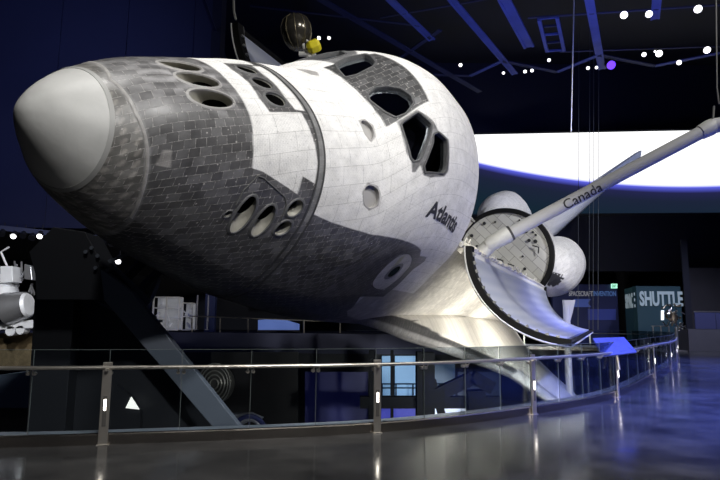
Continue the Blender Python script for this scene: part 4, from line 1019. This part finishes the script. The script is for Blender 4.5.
# dark pillar, dim wall and counter
struct(MB().box((at(684, 300, 41.6).x, 41.5, 0), (at(691, 300, 41.5).x, 41.6, at(690, 240, 41.5).z)).build('trim_9', M_DARK))
struct(MB().box((at(686, 300, 43).x, 42.8, 0), (60, 43, at(700, 268, 43).z)).build('wall_side', mat('dim_brown_wall', (.03, .027, .027), .8, 0, 0, 20, .8, .25)))
ct = empty('service_counter', at(705, 345, 38)); tag(ct, 'grey counter with blue grey glass front at the right edge', 'counter')
a, b_ = at(688, 329, 38), at(760, 345, 38)
under(ct, 'base', MB().box((a.x, 38, 0), (b_.x, 39.2, a.z)), mat('counter_base', (.10, .095, .10), .5, 0, 0, 20, .2, 1))
a2 = at(694, 311.5, 38)
for i in range(3):
    w_ = (b_.x-a2.x)/3; under(ct, 'glass_front', MB().box((a2.x+w_*i+.02, 37.98, a.z+.01), (a2.x+w_*(i+1)-.02, 38.05, a2.z)), mat('counter_glass', (.07, .075, .15), .25))
under(ct, 'top_rail', MB().bar(Vector((a2.x, 38, a2.z)), Vector((b_.x, 38, a2.z)), .08), M_STEEL)
en = empty('engine_exhibit', Vector((at(675.5, 319, 36.9).x, 36.9, 0))); tag(en, 'shiny tangled metal engine exhibit in front of the title wall', 'exhibit')
rr = random.Random(12); base = at(675.5, 319, 36.9)
M_CH = mat('chrome_tube', (.7, .66, .58), .2, 1); M_CH2 = mat('bronze_tube', (.4, .33, .22), .35, .9)
for i in range(26):
    p = base+Vector((rr.uniform(-.45, .45), rr.uniform(-.3, .3), rr.uniform(-.7, .95))); d1 = Vector((rr.uniform(-.3, .3), rr.uniform(-.2, .2), rr.uniform(-.3, .3))); d2 = Vector((rr.uniform(-.3, .3), 0, rr.uniform(-.3, .3)))
    under(en, 'pipe', MB().tube(crom([p, p+d1, p+d1+d2], 5), rr.uniform(.02, .06), 8), M_CH if i % 3 else M_CH2, smooth=True)
under(en, 'pump', MB().lathe([(0, -.25), (.2, -.2), (.26, 0), (.2, .2), (0, .25)], Matrix.Translation(base+Vector((-.1, 0, .1))), 16), M_CH2, smooth=True)
under(en, 'stand', MB().tube([base+Vector((0, 0, -.5)), Vector((base.x, base.y, 0))], .09, 12).box((base.x-.4, base.y-.4, 0), (base.x+.4, base.y+.4, .08)), M_STEEL)
under(sg, 'lit_opening', MB().prism(pp(rect(661.3,310.5,664,320), 41.95), (0, .04, 0)), emi('door_glow', (.8, .85, .9), 1.5))
# stanchions across the far floor
bar_ = empty('barrier_rail', at(653, 345, 41)); tag(bar_, 'slim grey barrier rail with posts on the far floor before the title wall', 'barrier')
for x in (653, 661, 669): 
    p = at(x, 330, 41); under(bar_, 'post', MB().tube([(p.x, p.y, 0), (p.x, p.y, at(x, 326, 41).z)], .045, 8), M_STEEL)
under(bar_, 'rail', MB().tube([at(651, 326, 41), at(669, 326.5, 41)], .03, 6), M_STEEL)
# pale stand beneath the port pod
st = empty('pod_stand', at(566, 335, 27)); tag(st, 'pale grey steel prop beneath the port aft pod', 'support')
p = at(566, 300, 28.5); z0 = -6
under(st, 'column', MB().tube([(p.x, p.y, z0), (p.x, p.y, p.z-.25)], .16, 16), mat('stand_pale', (.45, .44, .43), .5), smooth=True)
under(st, 'bracket', MB().prism([p+Vector((-.1, 0, 0)), p+Vector((.45, 0, 0)), p+Vector((.3, 0, -.6)), p+Vector((0, 0, -1.5))], (0, .25, 0)), mat('stand_pale', (.45, .44, .43), .5))
# hanging cables
cabs = [(574,0,571,132,24,'pale rope hanging from the roof left of the arm'),(590,20,589,330,40,'leftmost thin wire down to the far deck'),(594,20,593,330,40,'second thin wire down to the far deck'),(579,20,578,330,40,'thin wire hanging behind the arm lettering'),(599,20,598,330,40,'rightmost thin wire down to the far deck')]
for x0, y0, x1, y1, Y, lab in cabs:
    a, b_ = at(x0, y0, Y), at(x1, y1, Y); a = a+(a-b_)*(.3 if Y < 30 else .0)
    o = MB().tube([Vector((0, 0, 0)), b_-a], .025 if Y < 30 else .016, 6).build('hanging_cable', mat('cable_pale', (.8, .75, .55), .6) if Y < 30 else mat('wire_grey', (.12, .13, .14), .6)); o.location = a; tag(o, lab, 'cable', 'cables hanging beside the spacecraft')
def wire_pair(pts, Y, lab, r=.02):
    P0 = at(*pts[0], Y); o = MB().tube([at(x, y, Y)-P0 for x, y in pts], r, 6).build('hanging_cable', mat('cable_dark_steel', (.16, .16, .15), .5)); o.location = P0; tag(o, lab, 'cable', 'cables hanging beside the spacecraft')
wire_pair([(716, 0), (717, 88), (719, 104)], 14.4, 'long cable with hook holding the arm elbow at the right edge'); wire_pair([(714, 106), (713, 118), (712, 122)], 14.5, 'short steel hook cable tied on the arm elbow', .03)
wire_pair([(233, -20), (234, 12), (236, 20)], 15, 'black hoist cable rising from the starboard door tip', .035)
# ------------------------------------------------------------------ roof steel and lamps
M_TR = mat('truss_blue', (.08, .11, .30), .5, 0, 0, 20, .4, 1.2); M_TRD = mat('truss_dark', (.03, .035, .07), .6)
def beam(a, b_, w, lab, m=None, z=17.0, lat=False):
    A, B = atz(*a, z), atz(*b_, z); e = empty('roof_beam', A); tag(e, lab, 'roof beam', 'blue lit roof steelwork')
    d = (B-A).normalized(); w *= .6; sd = d.cross(Vector((0, 0, 1))).normalized()*w*.5; mt = m or M_TR
    under(e, 'chord', MB().bar(A+sd, B+sd, w*.28), mt); under(e, 'chord', MB().bar(A-sd, B-sd, w*.28), mt); under(e, 'web_plate', MB().bar(A, B, w*.9, .04), mt)
    return e
beam((378,-12),(432,40),.5,'blue roof beam above the cockpit running to the upper middle')
beam((497,-14),(529,47),.75,'wide bright blue roof beam left of the ladder frame')
beam((440,-14),(515,74),.5,'long blue roof beam crossing above the screen left side')
beam((318,-2),(480,92),.45,'long dim roof beam crossing behind the cockpit roof', M_TRD)
beam((587,-12),(602,69),.55,'steep blue roof beam right of the ladder frame')
beam((658,-12),(655,19),.55,'short pale blue roof beam between two lit lamps')
beam((380,72),(440,30),.35,'slanting dim roof brace over the cockpit', M_TRD)
beam((352,72),(470,76),.3,'low dim blue brace behind the cockpit roof', M_TRD)
beam((470,76),(502,61),.35,'left rising arm of the zigzag brace above the screen')
beam((502,61),(557,72),.35,'falling arm of the zigzag brace above the screen', M_TRD)
beam((557,72),(599,55),.35,'middle rising arm of the zigzag brace above the screen')
beam((599,55),(655,66),.35,'second falling arm of the zigzag brace', M_TRD)
beam((655,66),(735,50),.35,'right rising arm of the zigzag brace')
beam((528,18),(735,4),.2,'thin level roof pipe across the upper right', M_TRD)
beam((505,-4),(380,18),.15,'thin level roof pipe over the cockpit', M_TRD)
beam((560,52),(735,46),.15,'lower thin roof pipe across the upper right', M_TRD)
beam((250,6),(420,26),.18,'thin roof pipe behind the ribbed dish', M_TRD)
beam((200,-10),(226,60),.2,'black vertical hoist tower beside the starboard door', M_TRD)
lf = empty('ladder_frame', atz(540, 18, 17)); tag(lf, 'dark blue ladder shaped lighting frame under the roof', 'roof frame', 'blue lit roof steelwork')
for a, b_ in (((539,19),(547,51)),((557,17),(564,50))): under(lf, 'side_rail', MB().bar(atz(*a, 17), atz(*b_, 17), .18), M_TR)
for k in range(5):
    f = k/4; under(lf, 'rung', MB().bar(atz(539+8*f, 19+32*f, 17), atz(557+7*f, 17+33*f, 17), .1), M_TR if k % 2 == 0 else M_TRD)
lampsR = [(624,15,3.9,'round bright ceiling lamp left of the short beam'),(649,14,3.7,'round bright ceiling lamp touching the short beam'),(698,9,4.2,'round bright ceiling lamp at the upper right'),(659,53.5,3.6,'bright ceiling lamp in the middle of the lower row'),(644,54.5,2.4,'small bright lamp left in the lower row'),(707,50,3.6,'bright ceiling lamp at the right end of the lower row'),(679,62.5,2.6,'small lamp just under the lower row'),
 (549,60,1.8,'tiny lamp under the ladder frame'),(588,68,1.8,'left of two tiny lamps at the steep beam foot'),(596.5,67.5,1.6,'right of two tiny lamps at the steep beam foot'),(532,70.5,1.7,'right of two tiny lamps left above the screen'),(525,71.5,1.7,'left of two tiny lamps left above the screen'),(503.5,73,1.5,'tiny lamp beside the long crossing beam'),(460.5,65,1.9,'tiny lamp right of the cockpit roof'),(319,38,2,'left of two tiny lamps above the yellow cover'),(329,38,1.8,'right of two tiny lamps above the yellow cover'),(655,51.5,1.2,'tiny oval lamp in the lower row')]
for i, (x, y, r, lab) in enumerate(lampsR):
    c = atz(x, y, 16.4); e = empty('ceiling_lamp', c); tag(e, lab, 'ceiling lamp', 'lamps under the roof'); d = (c-CAM); R_ = r*.9/FPX*d.dot(f_)
    dn = Vector((-.25, -.75, -.6)).normalized()
    under(e, 'lamp_housing', MB().tube([c-dn*R_*2.2, c], [R_*.6, R_*1.1], 16), M_DARKFIT, smooth=True)
    under(e, 'lens', MB().tube([c, c+dn*R_*.15], R_, 20), emi('lamp_glow', (1, .98, .95), 3))
c = atz(611, 65, 16.4); e = empty('ceiling_lamp', c); tag(e, 'violet blue glowing ceiling lamp right of the steep beam', 'ceiling lamp', 'lamps under the roof')
under(e, 'lamp_housing', MB().tube([c+Vector((0, .3, .2)), c], .25, 14), M_DARKFIT, smooth=True); under(e, 'lens', MB().tube([c, c+Vector((0, -.05, -.03))], .24, 20), emi('violet_lamp', (.16, .05, 1), 1.6))

# ------------------------------------------------------------------ lighting
w = bpy.data.worlds.new('world'); scene.world = w; w.use_nodes = True; bg = w.node_tree.nodes['Background']; bg.inputs[0].default_value = (.30, .36, .75, 1); bg.inputs[1].default_value = .012
def spot(name, loc, tgt, power, size=60, blend=.6, col=(1, 1, 1), rad=.35):
    l = bpy.data.lights.new(name, 'SPOT'); l.energy = power; l.spot_size = math.radians(size); l.spot_blend = blend; l.color = col; l.shadow_soft_size = rad
    o = bpy.data.objects.new(name, l); COL.objects.link(o); o.location = loc
    o.rotation_euler = (Vector(tgt)-Vector(loc)).to_track_quat('-Z', 'Y').to_euler(); return o
spot('key_spot', (7, 1, 15), (-.5, 10, 5), 6200, 60, .7, (1, .985, .96), .5)
spot('front_spot', (4.5, -5, 11), (-2, 8, 4.5), 5000, 45, .7, (1, .985, .96), .5)
spot('counter_fill', (20, 28, 14), (22, 38, .5), 9000, 60, .9, (.6, .65, 1), .5)  # added spot without a known lamp, brightens the far counter and floor
spot('top_spot', (-3.5, 5, 17), (-2, 8.5, 5), 3200, 55, .7, (1, .98, .95), .5)
spot('side_spot', (14, 6, 16), (2, 17, 4), 5000, 60, .7, (1, .98, .94), .5)
spot('wing_fill', (1.2, -2.5, 3.2), (5.0, 18.5, 1.1), 6000, 27, .7, (1, .96, .87), .4)  # unseen spot added behind the camera to brighten the wing
spot('side_fill', (3.0, 15.0, -3.2), (3.0, 17, 3), 350, 85, .8, (1, .96, .88), .3)  # unseen spot added down in the pit to light the port side
spot('pit_right_fill', (7.4, 14.7, -2.2), (3.8, 18, 1), 2200, 80, .8, (1, .96, .88), .25)  # another unseen spot added, lifts the side but not the wing underside
spot('outer_wing_fill', (8.2, 18.5, -1.0), (6.6, 25, -.8), 6000, 100, .8, (1, .96, .88), .25)  # unseen spot added under the deck edge for the outer wing
spot('inner_wing_fill', (5.2, 13.9, -.4), (4.8, 20, .3), 3500, 80, .8, (1, .96, .88), .2)  # added below the deck lip, out of sight, to light the inner wing
spot('aft_spot', (20, 14, 15), (9, 30, 5), 16000, 50, .7, (.95, .96, 1), .5)
spot('tail_spot', (26, 20, 15), (15, 36, 11), 9000, 40, .7, (.6, .7, 1), .5)
spot('blue_floor_spot', (13, 9, 16), (9, 10.5, 0), 105000, 46, 1, (.12, .18, 1), .6)
spot('blue_floor_spot', (24, 18, 16), (18, 20, 0), 125000, 70, 1, (.12, .18, 1), .6)
spot('blue_wall_spot', (-14, 14, 14), (-17, 30, 13), 3200, 100, 1, (.33, .40, 1), .6)
spot('roof_spot', (12, 22, 8), (9, 28, 17), 2800, 120, 1, (.12, .18, 1), .5)
spot('satellite_spot', (-9, 14, 6), at(12, 300, 22), 2500, 30, .6, (.95, .97, 1), .3)
spot('door_blue_spot', (16, 24, 14), at(520, 310, 18), 1500, 40, .8, (.45, .55, 1), .4)
